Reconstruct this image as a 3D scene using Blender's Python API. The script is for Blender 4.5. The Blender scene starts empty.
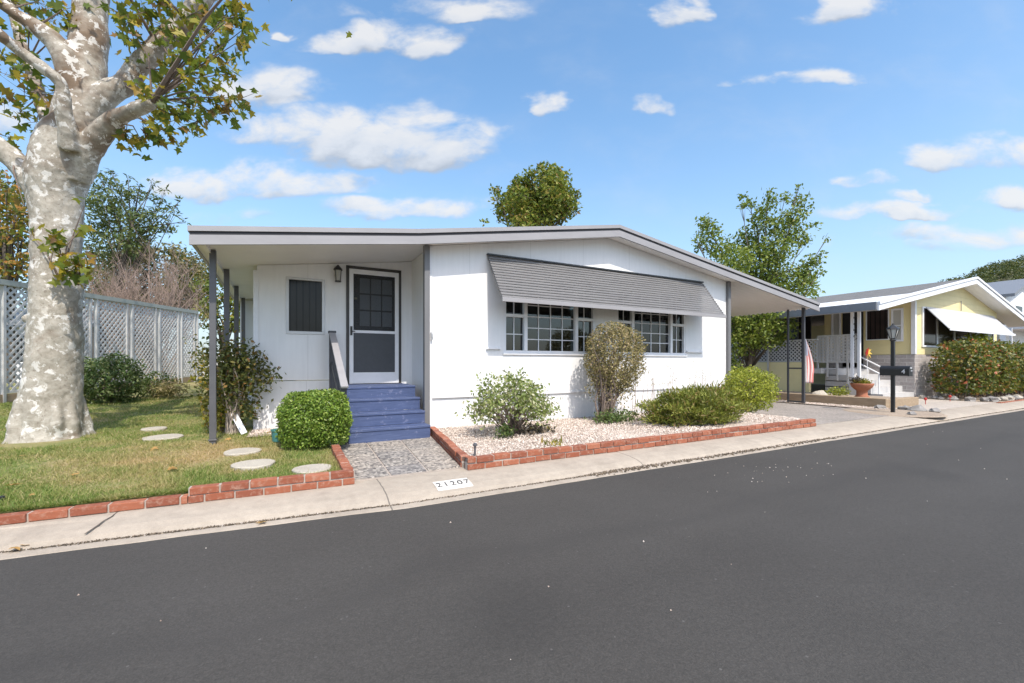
import bpy, bmesh, math, random
import numpy as np
from mathutils import Vector, Matrix

random.seed(7)
RNG = np.random.default_rng(11)
S = bpy.context.scene
COL = S.collection
rad = math.radians

# ------------------------------------------------------------------ camera maths
# World: X runs along the street (to the right), Y away from the street, Z up.
F, CX, HY, EYE = 432.0, 512.0, 363.0, 1.15
ANG = math.atan(808 / 432)
SA, CA = math.sin(ANG), math.cos(ANG)
CAM = (-2.202, -6.928, EYE)

def ray(px, py):
    a = (px - CX) / F
    return (SA * a + CA, -CA * a + SA, (HY - py) / F)

def at_d(px, py, d):
    r = ray(px, py)
    return Vector((CAM[0] + r[0] * d, CAM[1] + r[1] * d, EYE + r[2] * d))

def at_y(px, py, y):
    r = ray(px, py)
    return at_d(px, py, (y - CAM[1]) / r[1])

def at_x(px, py, x):
    r = ray(px, py)
    return at_d(px, py, (x - CAM[0]) / r[0])

def at_z(px, py, z=0.0):
    return at_d(px, py, (z - EYE) / ray(px, py)[2])

def ground_z(x, y):
    return 0.06 + 0.022 * min(max(0.0, y - 2.0), 16.0)

# ------------------------------------------------------------------ materials
def new_mat(name):
    m = bpy.data.materials.new(name)
    m.use_nodes = True
    nt = m.node_tree
    b = nt.nodes['Principled BSDF']
    return m, nt, b

def N(nt, typ, **kw):
    n = nt.nodes.new(typ)
    for k, v in kw.items():
        setattr(n, k, v)
    return n

def ramp(nt, stops, fac=None, interp='LINEAR'):
    r = nt.nodes.new('ShaderNodeValToRGB')
    r.color_ramp.interpolation = interp
    els = r.color_ramp.elements
    while len(els) < len(stops):
        els.new(0.5)
    for e, (p, c) in zip(els, stops):
        e.position = p
        e.color = (c[0], c[1], c[2], 1) if not isinstance(c, (int, float)) else (c, c, c, 1)
    if fac is not None:
        nt.links.new(fac, r.inputs[0])
    return r

def noise(nt, vec, scale, detail=4, rough=0.6, dist=0.0):
    n = N(nt, 'ShaderNodeTexNoise')
    n.inputs['Scale'].default_value = scale
    n.inputs['Detail'].default_value = detail
    n.inputs['Roughness'].default_value = rough
    n.inputs['Distortion'].default_value = dist
    nt.links.new(vec, n.inputs['Vector'])
    return n

def mixc(nt, fac, a, b, blend='MIX'):
    m = N(nt, 'ShaderNodeMix', data_type='RGBA', blend_type=blend)
    for sock, v in ((m.inputs[0], fac), (m.inputs[6], a), (m.inputs[7], b)):
        if isinstance(v, bpy.types.NodeSocket):
            nt.links.new(v, sock)
        elif isinstance(v, (int, float)):
            sock.default_value = v
        else:
            sock.default_value = (v[0], v[1], v[2], 1)
    return m.outputs[2]

def mth(nt, op, a, b=None, c=None, clamp=False):
    m = N(nt, 'ShaderNodeMath', operation=op)
    m.use_clamp = clamp
    for i, v in enumerate((a, b, c)):
        if v is None:
            continue
        if isinstance(v, bpy.types.NodeSocket):
            nt.links.new(v, m.inputs[i])
        else:
            m.inputs[i].default_value = v
    return m.outputs[0]

def wpos(nt):
    return N(nt, 'ShaderNodeNewGeometry').outputs['Position']

def bump(nt, b, height, strength=0.3, dist=0.02):
    bn = N(nt, 'ShaderNodeBump')
    bn.inputs['Strength'].default_value = strength
    bn.inputs['Distance'].default_value = dist
    nt.links.new(height, bn.inputs['Height'])
    nt.links.new(bn.outputs[0], b.inputs['Normal'])

def pm(name, c1, c2=None, scale=6.0, rough=0.6, bmp=0.0, bscale=60.0, metal=0.0, fine=0.0, stretch=None):
    """Two-tone mottled surface with a fine bump."""
    m, nt, b = new_mat(name)
    c2 = c2 or tuple(x * 0.82 for x in c1)
    v = wpos(nt)
    if stretch:
        mp = N(nt, 'ShaderNodeMapping')
        mp.inputs['Scale'].default_value = stretch
        nt.links.new(v, mp.inputs[0]); v = mp.outputs[0]
    n = noise(nt, v, scale, 5, 0.65)
    r = ramp(nt, [(0.3, c1), (0.75, c2)], n.outputs[0])
    col = r.outputs[0]
    if fine:
        n2 = noise(nt, v, scale * 25, 2, 0.6)
        col = mixc(nt, fine, col, ramp(nt, [(0.3, 0.0), (0.7, 1.0)], n2.outputs[0]).outputs[0], 'OVERLAY')
    nt.links.new(col, b.inputs['Base Color'])
    b.inputs['Roughness'].default_value = rough
    b.inputs['Metallic'].default_value = metal
    if bmp:
        n3 = noise(nt, v, bscale, 3, 0.6)
        bump(nt, b, n3.outputs[0], bmp, 0.01)
    return m

def leaf_mat(name, stops, trans=0.35, rough=0.5):
    m, nt, b = new_mat(name)
    g = N(nt, 'ShaderNodeNewGeometry')
    r = ramp(nt, stops, g.outputs['Random Per Island'])
    n = noise(nt, g.outputs['Position'], 3.0, 2)
    col = mixc(nt, 0.35, r.outputs[0], ramp(nt, [(0.3, 0.35), (0.7, 0.65)], n.outputs[0]).outputs[0], 'OVERLAY')
    nt.links.new(col, b.inputs['Base Color'])
    b.inputs['Roughness'].default_value = rough
    b.inputs['Specular IOR Level'].default_value = 0.35
    t = N(nt, 'ShaderNodeBsdfTranslucent')
    tc = mixc(nt, 0.5, col, (0.25, 0.3, 0.03))
    nt.links.new(tc, t.inputs[0])
    mx = N(nt, 'ShaderNodeMixShader')
    mx.inputs[0].default_value = trans
    nt.links.new(b.outputs[0], mx.inputs[1]); nt.links.new(t.outputs[0], mx.inputs[2])
    nt.links.new(mx.outputs[0], nt.nodes['Material Output'].inputs[0])
    return m

def glass_mat(name, c=(0.012, 0.014, 0.016), stripes=0.0, rough=0.06, period=0.09):
    m, nt, b = new_mat(name)
    b.inputs['Base Color'].default_value = (*c, 1)
    b.inputs['Roughness'].default_value = rough
    b.inputs['Specular IOR Level'].default_value = 0.22
    if stripes:
        sx = N(nt, 'ShaderNodeSeparateXYZ'); nt.links.new(wpos(nt), sx.inputs[0])
        s = mth(nt, 'ADD', sx.outputs[0], sx.outputs[1])
        w = mth(nt, 'FRACT', mth(nt, 'DIVIDE', s, period))
        n = noise(nt, wpos(nt), 1.3, 3)
        f = mth(nt, 'MULTIPLY', mth(nt, 'GREATER_THAN', w, 0.22), n.outputs[0])
        nt.links.new(mixc(nt, f, (0.006, 0.007, 0.008), tuple(x + stripes for x in c)), b.inputs['Base Color'])
    return m

MAT = {}
def build_materials():
    M = MAT
    # house
    m, nt, b = new_mat('white_siding')
    v = wpos(nt)
    n = noise(nt, v, 2.2, 5)
    mp = N(nt, 'ShaderNodeMapping'); mp.inputs['Scale'].default_value = (5, 5, 0.5)
    nt.links.new(v, mp.inputs[0])
    n2 = noise(nt, mp.outputs[0], 3, 4)
    col = mixc(nt, 0.5, ramp(nt, [(0.3, (0.79, 0.785, 0.78)), (0.75, (0.74, 0.735, 0.73))], n.outputs[0]).outputs[0],
               ramp(nt, [(0.35, (0.80, 0.795, 0.79)), (0.8, (0.69, 0.685, 0.68))], n2.outputs[0]).outputs[0])
    sx = N(nt, 'ShaderNodeSeparateXYZ'); nt.links.new(v, sx.inputs[0])
    # splash dirt in the lowest decimetres
    low = mth(nt, 'MULTIPLY', mth(nt, 'SUBTRACT', 0.32, sx.outputs[2], clamp=True), n2.outputs[0])
    col = mixc(nt, mth(nt, 'MULTIPLY', low, 1.4, clamp=True), col, (0.45, 0.40, 0.34))
    nt.links.new(col, b.inputs['Base Color'])
    b.inputs['Roughness'].default_value = 0.62
    s = mth(nt, 'ADD', sx.outputs[0], sx.outputs[1])
    g = mth(nt, 'GREATER_THAN', mth(nt, 'FRACT', mth(nt, 'DIVIDE', s, 0.2)), 0.04)
    pj = mth(nt, 'LESS_THAN', mth(nt, 'FRACT', mth(nt, 'DIVIDE', mth(nt, 'ADD', s, 0.55), 1.22)), 0.006)
    col = mixc(nt, mth(nt, 'MULTIPLY', pj, 0.45), col, (0.42, 0.41, 0.40))
    nt.links.new(col, b.inputs['Base Color'])
    fine = noise(nt, v, 90, 3)
    bump(nt, b, mth(nt, 'ADD', mth(nt, 'MULTIPLY', g, 0.5), mth(nt, 'MULTIPLY', fine.outputs[0], 0.5)), 0.2, 0.006)
    M['siding'] = m
    M['white_paint'] = pm('white_paint', (0.78, 0.78, 0.79), (0.70, 0.70, 0.71), 5, 0.45, 0.05)
    M['sheet'] = pm('white_awning_sheet', (0.46, 0.46, 0.47), (0.40, 0.40, 0.41), 3, 0.5, 0.05)
    M['soffit'] = pm('soffit_paint', (0.84, 0.81, 0.775), (0.79, 0.76, 0.725), 3, 0.55, 0.05)
    M['grey_trim'] = pm('grey_trim_paint', (0.17, 0.168, 0.17), (0.14, 0.138, 0.142), 4, 0.45, 0.06, stretch=(1, 1, 0.3))
    M['light_trim'] = pm('light_grey_metal', (0.31, 0.30, 0.305), (0.265, 0.255, 0.26), 5, 0.42, 0.04, stretch=(0.4, 1, 1))
    M['dark_gap'] = pm('dark_gap', (0.03, 0.03, 0.035), None, 5, 0.7)
    M['roofing'] = pm('white_roofing', (0.55, 0.55, 0.56), (0.45, 0.45, 0.46), 4, 0.7, 0.2)
    M['awning'] = pm('awning_slat_paint', (0.19, 0.185, 0.182), (0.155, 0.15, 0.15), 6, 0.45, 0.05, stretch=(0.3, 1, 1))
    M['interior'] = pm('room_interior', (0.10, 0.09, 0.08), (0.06, 0.055, 0.05), 1.0, 0.9)
    M['blind'] = pm('grey_blind_vane', (0.085, 0.09, 0.09), (0.055, 0.06, 0.06), 3, 0.8)
    M['rail_dark'] = pm('charcoal_rail', (0.06, 0.06, 0.065), (0.045, 0.045, 0.05), 8, 0.5, 0.1)
    M['post'] = pm('grey_post_metal', (0.10, 0.10, 0.105), (0.075, 0.075, 0.08), 5, 0.4, 0.05)
    # painted boards of the steps
    m, nt, b = new_mat('blue_step_paint')
    v = wpos(nt)
    mp = N(nt, 'ShaderNodeMapping'); mp.inputs['Scale'].default_value = (1.2, 14, 14)
    nt.links.new(v, mp.inputs[0])
    n = noise(nt, mp.outputs[0], 3, 6, 0.7)
    n2 = noise(nt, v, 9, 6, 0.7)
    col = ramp(nt, [(0.3, (0.040, 0.060, 0.135)), (0.6, (0.066, 0.093, 0.190)), (0.85, (0.15, 0.175, 0.27))], n.outputs[0]).outputs[0]
    col = mixc(nt, mth(nt, 'MULTIPLY', mth(nt, 'GREATER_THAN', n2.outputs[0], 0.60), 0.55), col, (0.17, 0.185, 0.29))
    nt.links.new(col, b.inputs['Base Color'])
    b.inputs['Roughness'].default_value = 0.55
    bump(nt, b, n.outputs[0], 0.5, 0.006)
    M['blue'] = m
    M['glass'] = glass_mat('window_glass', (0.012, 0.016, 0.018), 0.028)
    M['glass_blind'] = glass_mat('window_glass_dark_blinds', (0.012, 0.012, 0.013), 0.03, 0.12, 0.1)
    m, nt, b = new_mat('clear_window_glass')
    fr = N(nt, 'ShaderNodeFresnel'); fr.inputs[0].default_value = 1.55
    tr_ = N(nt, 'ShaderNodeBsdfTransparent'); tr_.inputs[0].default_value = (0.36, 0.42, 0.43, 1)
    gl = N(nt, 'ShaderNodeBsdfGlossy'); gl.inputs['Roughness'].default_value = 0.02
    mx = N(nt, 'ShaderNodeMixShader')
    nt.links.new(mth(nt, 'ADD', fr.outputs[0], 0.03), mx.inputs[0]); nt.links.new(tr_.outputs[0], mx.inputs[1]); nt.links.new(gl.outputs[0], mx.inputs[2])
    nt.links.new(mx.outputs[0], nt.nodes['Material Output'].inputs[0])
    M['clear_glass'] = m
    M['lite'] = glass_mat('door_lite_glass', (0.42, 0.46, 0.50), 0.0, 0.1)
    m, nt, b = new_mat('insect_screen')
    b.inputs['Base Color'].default_value = (0.035, 0.038, 0.042, 1)
    b.inputs['Roughness'].default_value = 0.6
    b.inputs['Alpha'].default_value = 0.42
    M['screen'] = m
    M['screen_grille'] = pm('grey_screen_panel', (0.055, 0.06, 0.068), (0.045, 0.05, 0.055), 20, 0.5, 0.2, 200)
    M['brown_door'] = pm('dark_door', (0.05, 0.045, 0.042), None, 6, 0.5)
    M['black_metal'] = pm('black_metal', (0.016, 0.016, 0.017), (0.022, 0.022, 0.022), 9, 0.4, 0.05)
    M['brass'] = pm('brass', (0.6, 0.5, 0.3), None, 9, 0.3, metal=1.0)
    M['alu'] = pm('aluminium', (0.55, 0.55, 0.55), (0.48, 0.48, 0.49), 7, 0.4, metal=0.3)
    M['bulb_glass'] = glass_mat('lantern_glass', (0.45, 0.44, 0.40), 0, 0.15)
    # ground
    m, nt, b = new_mat('asphalt')
    v = wpos(nt)
    big = noise(nt, v, 0.5, 6, 0.65, 0.1)
    mp = N(nt, 'ShaderNodeMapping'); mp.inputs['Scale'].default_value = (0.25, 1.6, 1)
    nt.links.new(v, mp.inputs[0])
    streak = noise(nt, mp.outputs[0], 0.9, 5, 0.62)
    fine = noise(nt, v, 110, 4, 0.8)
    mid = noise(nt, v, 40, 4, 0.7)
    col = ramp(nt, [(0.25, (0.052, 0.0475, 0.043)), (0.5, (0.060, 0.0555, 0.050)), (0.78, (0.068, 0.063, 0.0575))], big.outputs[0]).outputs[0]
    col = mixc(nt, 0.3, col, ramp(nt, [(0.3, 0.40), (0.7, 0.60)], streak.outputs[0]).outputs[0], 'OVERLAY')
    col = mixc(nt, 1.0, col, ramp(nt, [(0.3, 0.70), (0.5, 0.94), (0.7, 1.34)], fine.outputs[0]).outputs[0], 'MULTIPLY')
    col = mixc(nt, 0.30, col, ramp(nt, [(0.35, 0.3), (0.7, 0.7)], mid.outputs[0]).outputs[0], 'OVERLAY')
    vo = N(nt, 'ShaderNodeTexVoronoi'); vo.inputs['Scale'].default_value = 16
    nt.links.new(v, vo.inputs['Vector'])
    rare = noise(nt, v, 1.3, 3)
    spk = mth(nt, 'MULTIPLY', mth(nt, 'LESS_THAN', vo.outputs['Distance'], 0.10), mth(nt, 'GREATER_THAN', vo.outputs['Color'], 0.72))
    col = mixc(nt, mth(nt, 'MULTIPLY', spk, mth(nt, 'MULTIPLY', rare.outputs[0], 0.6)), col, (0.22, 0.21, 0.20))
    oil = N(nt, 'ShaderNodeTexVoronoi'); oil.inputs['Scale'].default_value = 0.42
    wv = noise(nt, v, 2.5, 4)
    wp = mixc(nt, 0.25, v, wv.outputs['Color'], 'ADD')
    nt.links.new(wp, oil.inputs['Vector'])
    om = mth(nt, 'MULTIPLY', mth(nt, 'SMOOTH_MIN', 1.0, mth(nt, 'SUBTRACT', 1.0, mth(nt, 'MULTIPLY', oil.outputs['Distance'], 5.5), clamp=True), 0.1), 0.42)
    col = mixc(nt, om, col, (0.022, 0.021, 0.020))
    # long tar-darkened seam wandering along the lane
    sx = N(nt, 'ShaderNodeSeparateXYZ'); nt.links.new(v, sx.inputs[0])
    wob = noise(nt, v, 0.5, 3)
    dy = mth(nt, 'ABSOLUTE', mth(nt, 'ADD', mth(nt, 'ADD', sx.outputs[1], 4.45), mth(nt, 'MULTIPLY', mth(nt, 'SUBTRACT', wob.outputs[0], 0.5), 1.2)))
    seam = mth(nt, 'MULTIPLY', mth(nt, 'SUBTRACT', 1.0, mth(nt, 'MULTIPLY', dy, 6.0), clamp=True), mth(nt, 'MULTIPLY', mth(nt, 'SUBTRACT', mid.outputs[0], 0.35, clamp=True), 1.2))
    col = mixc(nt, seam, col, (0.034, 0.032, 0.031))
    nt.links.new(col, b.inputs['Base Color'])
    b.inputs['Roughness'].default_value = 0.82
    b.inputs['Specular IOR Level'].default_value = 0.3
    bump(nt, b, mth(nt, 'ADD', fine.outputs[0], mth(nt, 'MULTIPLY', mid.outputs[0], 0.7)), 0.55, 0.008)
    M['asphalt'] = m
    M['driveway'] = pm('driveway_asphalt', (0.30, 0.262, 0.23), (0.215, 0.19, 0.165), 1.2, 0.85, 0.4, 120, fine=0.35)
    # concrete with joints every 3 m
    m, nt, b = new_mat('kerb_concrete')
    v = wpos(nt)
    n = noise(nt, v, 1.8, 6, 0.7)
    n2 = noise(nt, v, 140, 3, 0.7)
    n3 = noise(nt, v, 9, 5, 0.7)
    col = ramp(nt, [(0.25, (0.40, 0.342, 0.275)), (0.55, (0.345, 0.293, 0.235)), (0.8, (0.265, 0.222, 0.175))], n.outputs[0]).outputs[0]
    col = mixc(nt, 0.4, col, ramp(nt, [(0.3, 0.35), (0.75, 0.65)], n3.outputs[0]).outputs[0], 'OVERLAY')
    col = mixc(nt, 0.3, col, ramp(nt, [(0.3, 0.3), (0.7, 0.7)], n2.outputs[0]).outputs[0], 'OVERLAY')
    sx = N(nt, 'ShaderNodeSeparateXYZ'); nt.links.new(v, sx.inputs[0])
    xj = mth(nt, 'ADD', sx.outputs[0], mth(nt, 'MULTIPLY', n3.outputs[0], 0.02))
    j = mth(nt, 'LESS_THAN', mth(nt, 'FRACT', mth(nt, 'DIVIDE', mth(nt, 'ADD', xj, 1.35), 3.05)), 0.004)
    col = mixc(nt, mth(nt, 'MULTIPLY', j, 0.75), col, (0.08, 0.07, 0.06))
    nt.links.new(col, b.inputs['Base Color'])
    b.inputs['Roughness'].default_value = 0.85
    bump(nt, b, mth(nt, 'ADD', n2.outputs[0], n3.outputs[0]), 0.35, 0.008)
    M['concrete'] = m
    M['walk'] = pm('walkway_concrete', (0.44, 0.385, 0.33), (0.34, 0.30, 0.255), 1.6, 0.85, 0.3, 130, fine=0.2)
    # exposed aggregate pavers, 0.36 m grid
    m, nt, b = new_mat('aggregate_pavers')
    v = wpos(nt)
    vo = N(nt, 'ShaderNodeTexVoronoi'); vo.inputs['Scale'].default_value = 38
    nt.links.new(v, vo.inputs['Vector'])
    col = ramp(nt, [(0.1, (0.085, 0.08, 0.078)), (0.45, (0.22, 0.20, 0.185)), (0.7, (0.34, 0.31, 0.275)), (0.95, (0.50, 0.455, 0.41))], vo.outputs['Color']).outputs[0]
    vt = N(nt, 'ShaderNodeTexVoronoi'); vt.inputs['Scale'].default_value = 2.7
    nt.links.new(v, vt.inputs['Vector'])
    col = mixc(nt, 0.6, col, ramp(nt, [(0.0, (0.32, 0.33, 0.36)), (0.3, (0.45, 0.44, 0.42)), (1.0, (0.60, 0.56, 0.50))], N(nt, 'ShaderNodeNewGeometry').outputs['Random Per Island']).outputs[0], 'OVERLAY')
    nt.links.new(col, b.inputs['Base Color'])
    b.inputs['Roughness'].default_value = 0.8
    bump(nt, b, vo.outputs['Distance'], 0.6, -0.01)
    M['paver'] = m
    M['mortar'] = pm('mortar', (0.42, 0.36, 0.31), (0.33, 0.28, 0.24), 12, 0.9, 0.4, 90)
    m, nt, b = new_mat('red_brick')
    g = N(nt, 'ShaderNodeNewGeometry')
    n = noise(nt, g.outputs['Position'], 22, 5, 0.7)
    col = ramp(nt, [(0.0, (0.21, 0.062, 0.032)), (0.4, (0.255, 0.076, 0.037)), (0.75, (0.29, 0.092, 0.046)), (1.0, (0.345, 0.125, 0.068))], g.outputs['Random Per Island']).outputs[0]
    col = mixc(nt, mth(nt, 'MULTIPLY', mth(nt, 'SUBTRACT', n.outputs[0], 0.5, clamp=True), 2.2, clamp=True), col, (0.46, 0.33, 0.25))
    nt.links.new(col, b.inputs['Base Color'])
    b.inputs['Roughness'].default_value = 0.85
    bump(nt, b, n.outputs[0], 0.5, 0.01)
    M['brick'] = m
    # lawn soil and grass share the same dry patches
    def drypatch(nt, v):
        sx = N(nt, 'ShaderNodeSeparateXYZ'); nt.links.new(v, sx.inputs[0])
        dx = mth(nt, 'DIVIDE', mth(nt, 'ADD', sx.outputs[0], 3.2), 1.1)
        dy = mth(nt, 'DIVIDE', mth(nt, 'ADD', sx.outputs[1], 0.6), 1.2)
        d = mth(nt, 'SQRT', mth(nt, 'ADD', mth(nt, 'POWER', mth(nt, 'ABSOLUTE', dx), 2.0), mth(nt, 'POWER', mth(nt, 'ABSOLUTE', dy), 2.0)))
        a = mth(nt, 'SUBTRACT', 1.25, d, clamp=True)
        n = noise(nt, v, 1.6, 5, 0.7)
        return mth(nt, 'ADD', mth(nt, 'MULTIPLY', a, 0.75), mth(nt, 'MULTIPLY', mth(nt, 'SUBTRACT', n.outputs[0], 0.44), 3.0), clamp=True)
    m, nt, b = new_mat('lawn_soil')
    v = wpos(nt)
    d = drypatch(nt, v)
    n = noise(nt, v, 60, 4, 0.7)
    col = mixc(nt, d, ramp(nt, [(0.3, (0.14, 0.16, 0.04)), (0.7, (0.22, 0.22, 0.07))], n.outputs[0]).outputs[0],
               ramp(nt, [(0.3, (0.30, 0.21, 0.10)), (0.7, (0.42, 0.32, 0.17))], n.outputs[0]).outputs[0])
    nt.links.new(col, b.inputs['Base Color']); b.inputs['Roughness'].default_value = 0.95
    bump(nt, b, n.outputs[0], 0.6, 0.03)
    M['soil'] = m
    m, nt, b = new_mat('grass_blade')
    g = N(nt, 'ShaderNodeNewGeometry')
    d = drypatch(nt, g.outputs['Position'])
    green = ramp(nt, [(0.0, (0.125, 0.205, 0.032)), (0.5, (0.205, 0.285, 0.055)), (0.85, (0.36, 0.36, 0.11)), (1.0, (0.5, 0.42, 0.2))], g.outputs['Random Per Island']).outputs[0]
    dry = ramp(nt, [(0.0, (0.36, 0.30, 0.10)), (0.5, (0.52, 0.38, 0.18)), (1.0, (0.62, 0.46, 0.26))], g.outputs['Random Per Island']).outputs[0]
    col = mixc(nt, mth(nt, 'MULTIPLY', d, 0.9), green, dry)
    nt.links.new(col, b.inputs['Base Color']); b.inputs['Roughness'].default_value = 0.6
    t = N(nt, 'ShaderNodeBsdfTranslucent'); nt.links.new(col, t.inputs[0])
    mx = N(nt, 'ShaderNodeMixShader'); mx.inputs[0].default_value = 0.45
    nt.links.new(b.outputs[0], mx.inputs[1]); nt.links.new(t.outputs[0], mx.inputs[2])
    nt.links.new(mx.outputs[0], nt.nodes['Material Output'].inputs[0])
    M['grass'] = m
    M['ground'] = pm('dry_ground', (0.20, 0.17, 0.12), (0.12, 0.12, 0.07), 0.6, 0.95, 0.5, 20)
    M['yard'] = pm('tan_yard_soil', (0.36, 0.29, 0.22), (0.25, 0.19, 0.14), 1.5, 0.95, 0.5, 60, fine=0.25)
    M['hill'] = pm('hill_scrub', (0.07, 0.075, 0.03), (0.11, 0.095, 0.05), 0.3, 0.95, 0.6, 5)
    m, nt, b = new_mat('gravel_stone')
    g = N(nt, 'ShaderNodeNewGeometry')
    col = ramp(nt, [(0.0, (0.26, 0.19, 0.15)), (0.18, (0.44, 0.345, 0.28)), (0.5, (0.57, 0.475, 0.40)), (1.0, (0.74, 0.66, 0.585))], g.outputs['Random Per Island']).outputs[0]
    nt.links.new(col, b.inputs['Base Color']); b.inputs['Roughness'].default_value = 0.85
    M['stone'] = m
    M['gravel_floor'] = pm('gravel_floor', (0.48, 0.40, 0.34), (0.34, 0.28, 0.23), 6, 0.95, 0.8, 70, fine=0.4)
    M['step_stone'] = pm('stepping_stone', (0.44, 0.40, 0.33), (0.35, 0.31, 0.255), 5, 0.9, 0.4, 70, fine=0.25)
    M['rock'] = pm('grey_rock', (0.30, 0.28, 0.26), (0.16, 0.15, 0.14), 5, 0.9, 0.7, 25)
    M['debris'] = leaf_mat('gutter_debris', [(0, (0.05, 0.04, 0.03)), (0.5, (0.11, 0.085, 0.06)), (0.85, (0.22, 0.17, 0.12)), (1, (0.5, 0.45, 0.4))], 0.05, 0.9)
    # vegetation
    L = leaf_mat
    M['lf_syc'] = L('sycamore_leaf', [(0, (0.072, 0.120, 0.020)), (0.35, (0.144, 0.186, 0.028)), (0.58, (0.264, 0.252, 0.033)), (0.78, (0.432, 0.324, 0.039)), (0.9, (0.336, 0.180, 0.039)), (1, (0.180, 0.102, 0.050))], 0.45)
    M['lf_hedge'] = L('hedge_leaf', [(0, (0.074, 0.135, 0.019)), (0.5, (0.149, 0.243, 0.030)), (0.85, (0.257, 0.351, 0.054)), (1, (0.365, 0.432, 0.108))], 0.3, 0.4)
    M['lf_dark'] = L('dark_leaf', [(0, (0.049, 0.065, 0.019)), (0.55, (0.090, 0.104, 0.029)), (0.85, (0.179, 0.150, 0.039)), (1, (0.244, 0.117, 0.039))], 0.3)
    M['lf_yellow'] = L('yellow_leaf', [(0, (0.12, 0.14, 0.02)), (0.5, (0.25, 0.22, 0.03)), (0.85, (0.38, 0.28, 0.04)), (1, (0.30, 0.13, 0.04))], 0.4)
    M['lf_pale'] = L('pale_leaf', [(0, (0.135, 0.189, 0.047)), (0.5, (0.230, 0.284, 0.081)), (0.8, (0.365, 0.378, 0.162)), (1, (0.608, 0.581, 0.405))], 0.3)
    M['lf_topiary'] = L('dusty_leaf', [(0, (0.14, 0.12, 0.05)), (0.4, (0.24, 0.20, 0.085)), (0.7, (0.34, 0.28, 0.11)), (0.9, (0.42, 0.33, 0.18)), (1, (0.48, 0.34, 0.24))], 0.25, 0.6)
    M['lf_fallen'] = L('fallen_leaf', [(0, (0.36, 0.20, 0.07)), (1, (0.5, 0.3, 0.1))], 0.2, 0.7)
    M['lf_juniper'] = L('juniper_needle', [(0, (0.085, 0.105, 0.020)), (0.4, (0.171, 0.197, 0.030)), (0.8, (0.271, 0.283, 0.048)), (1, (0.285, 0.160, 0.081))], 0.25)
    M['lf_lime'] = L('lime_leaf', [(0, (0.161, 0.199, 0.022)), (0.5, (0.307, 0.344, 0.037)), (1, (0.482, 0.476, 0.073))], 0.35)
    M['lf_fence'] = L('bush_leaf', [(0, (0.046, 0.085, 0.026)), (0.6, (0.091, 0.143, 0.039)), (0.9, (0.182, 0.208, 0.078)), (1, (0.286, 0.312, 0.156))], 0.3)
    M['lf_phot'] = L('photinia_leaf', [(0, (0.035, 0.055, 0.015)), (0.4, (0.085, 0.11, 0.022)), (0.7, (0.17, 0.18, 0.035)), (0.84, (0.27, 0.23, 0.05)), (0.94, (0.36, 0.13, 0.045)), (1, (0.38, 0.09, 0.045))], 0.3, 0.4)
    M['lf_green'] = L('tree_green_leaf', [(0, (0.077, 0.119, 0.020)), (0.5, (0.154, 0.217, 0.035)), (0.85, (0.252, 0.308, 0.056)), (1, (0.336, 0.336, 0.098))], 0.4)
    M['lf_round'] = L('round_tree_leaf', [(0, (0.072, 0.109, 0.017)), (0.5, (0.145, 0.196, 0.029)), (0.8, (0.290, 0.290, 0.043)), (1, (0.290, 0.174, 0.058))], 0.35)
    M['lf_cedar'] = L('cedar_needle', [(0, (0.044, 0.071, 0.022)), (0.6, (0.095, 0.134, 0.036)), (1, (0.172, 0.189, 0.051))], 0.2)
    M['lf_olive'] = L('olive_leaf', [(0, (0.065, 0.078, 0.026)), (0.6, (0.143, 0.143, 0.046)), (0.9, (0.247, 0.195, 0.078)), (1, (0.286, 0.169, 0.078))], 0.25)
    M['lf_autumn'] = L('autumn_leaf', [(0, (0.065, 0.098, 0.019)), (0.4, (0.156, 0.169, 0.033)), (0.7, (0.364, 0.221, 0.039)), (1, (0.442, 0.169, 0.039))], 0.4)
    M['lf_forest'] = L('forest_leaf', [(0, (0.042, 0.060, 0.018)), (0.6, (0.084, 0.102, 0.030)), (1, (0.144, 0.144, 0.048))], 0.2)
    M['twig'] = pm('twig_bark', (0.20, 0.15, 0.12), (0.13, 0.10, 0.08), 9, 0.9, 0.3)
    M['twig_pale'] = pm('pale_twig_bark', (0.42, 0.35, 0.29), (0.28, 0.22, 0.17), 9, 0.9, 0.3)
    M['bark_dark'] = pm('dark_bark', (0.10, 0.08, 0.06), (0.06, 0.05, 0.04), 6, 0.95, 0.7, 30)
    M['bare'] = pm('bare_twig', (0.33, 0.245, 0.20), (0.24, 0.175, 0.14), 2, 0.9)
    # mottled sycamore bark
    m, nt, b = new_mat('sycamore_bark')
    v = wpos(nt)
    wv = noise(nt, v, 5, 4)
    wp = mixc(nt, 0.18, v, wv.outputs['Color'], 'ADD')
    vo = N(nt, 'ShaderNodeTexVoronoi'); vo.inputs['Scale'].default_value = 7.5
    vo.inputs['Randomness'].default_value = 1.0
    nt.links.new(wp, vo.inputs['Vector'])
    n1 = noise(nt, v, 14, 6, 0.75)
    n2 = noise(nt, v, 2.2, 4, 0.6)
    vo2 = N(nt, 'ShaderNodeTexVoronoi'); vo2.inputs['Scale'].default_value = 19
    nt.links.new(wp, vo2.inputs['Vector'])
    plates = ramp(nt, [(0.0, (0.21, 0.185, 0.145)), (0.18, (0.36, 0.33, 0.28)), (0.34, (0.27, 0.245, 0.20)), (0.5, (0.47, 0.44, 0.39)), (0.7, (0.38, 0.355, 0.31)), (0.84, (0.64, 0.615, 0.57))], vo.outputs['Color'], 'CONSTANT').outputs[0]
    pl2 = ramp(nt, [(0.0, (0.30, 0.275, 0.23)), (0.3, (0.44, 0.41, 0.36)), (0.55, (0.36, 0.335, 0.285)), (0.8, (0.62, 0.60, 0.555))], vo2.outputs['Color'], 'CONSTANT').outputs[0]
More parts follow.
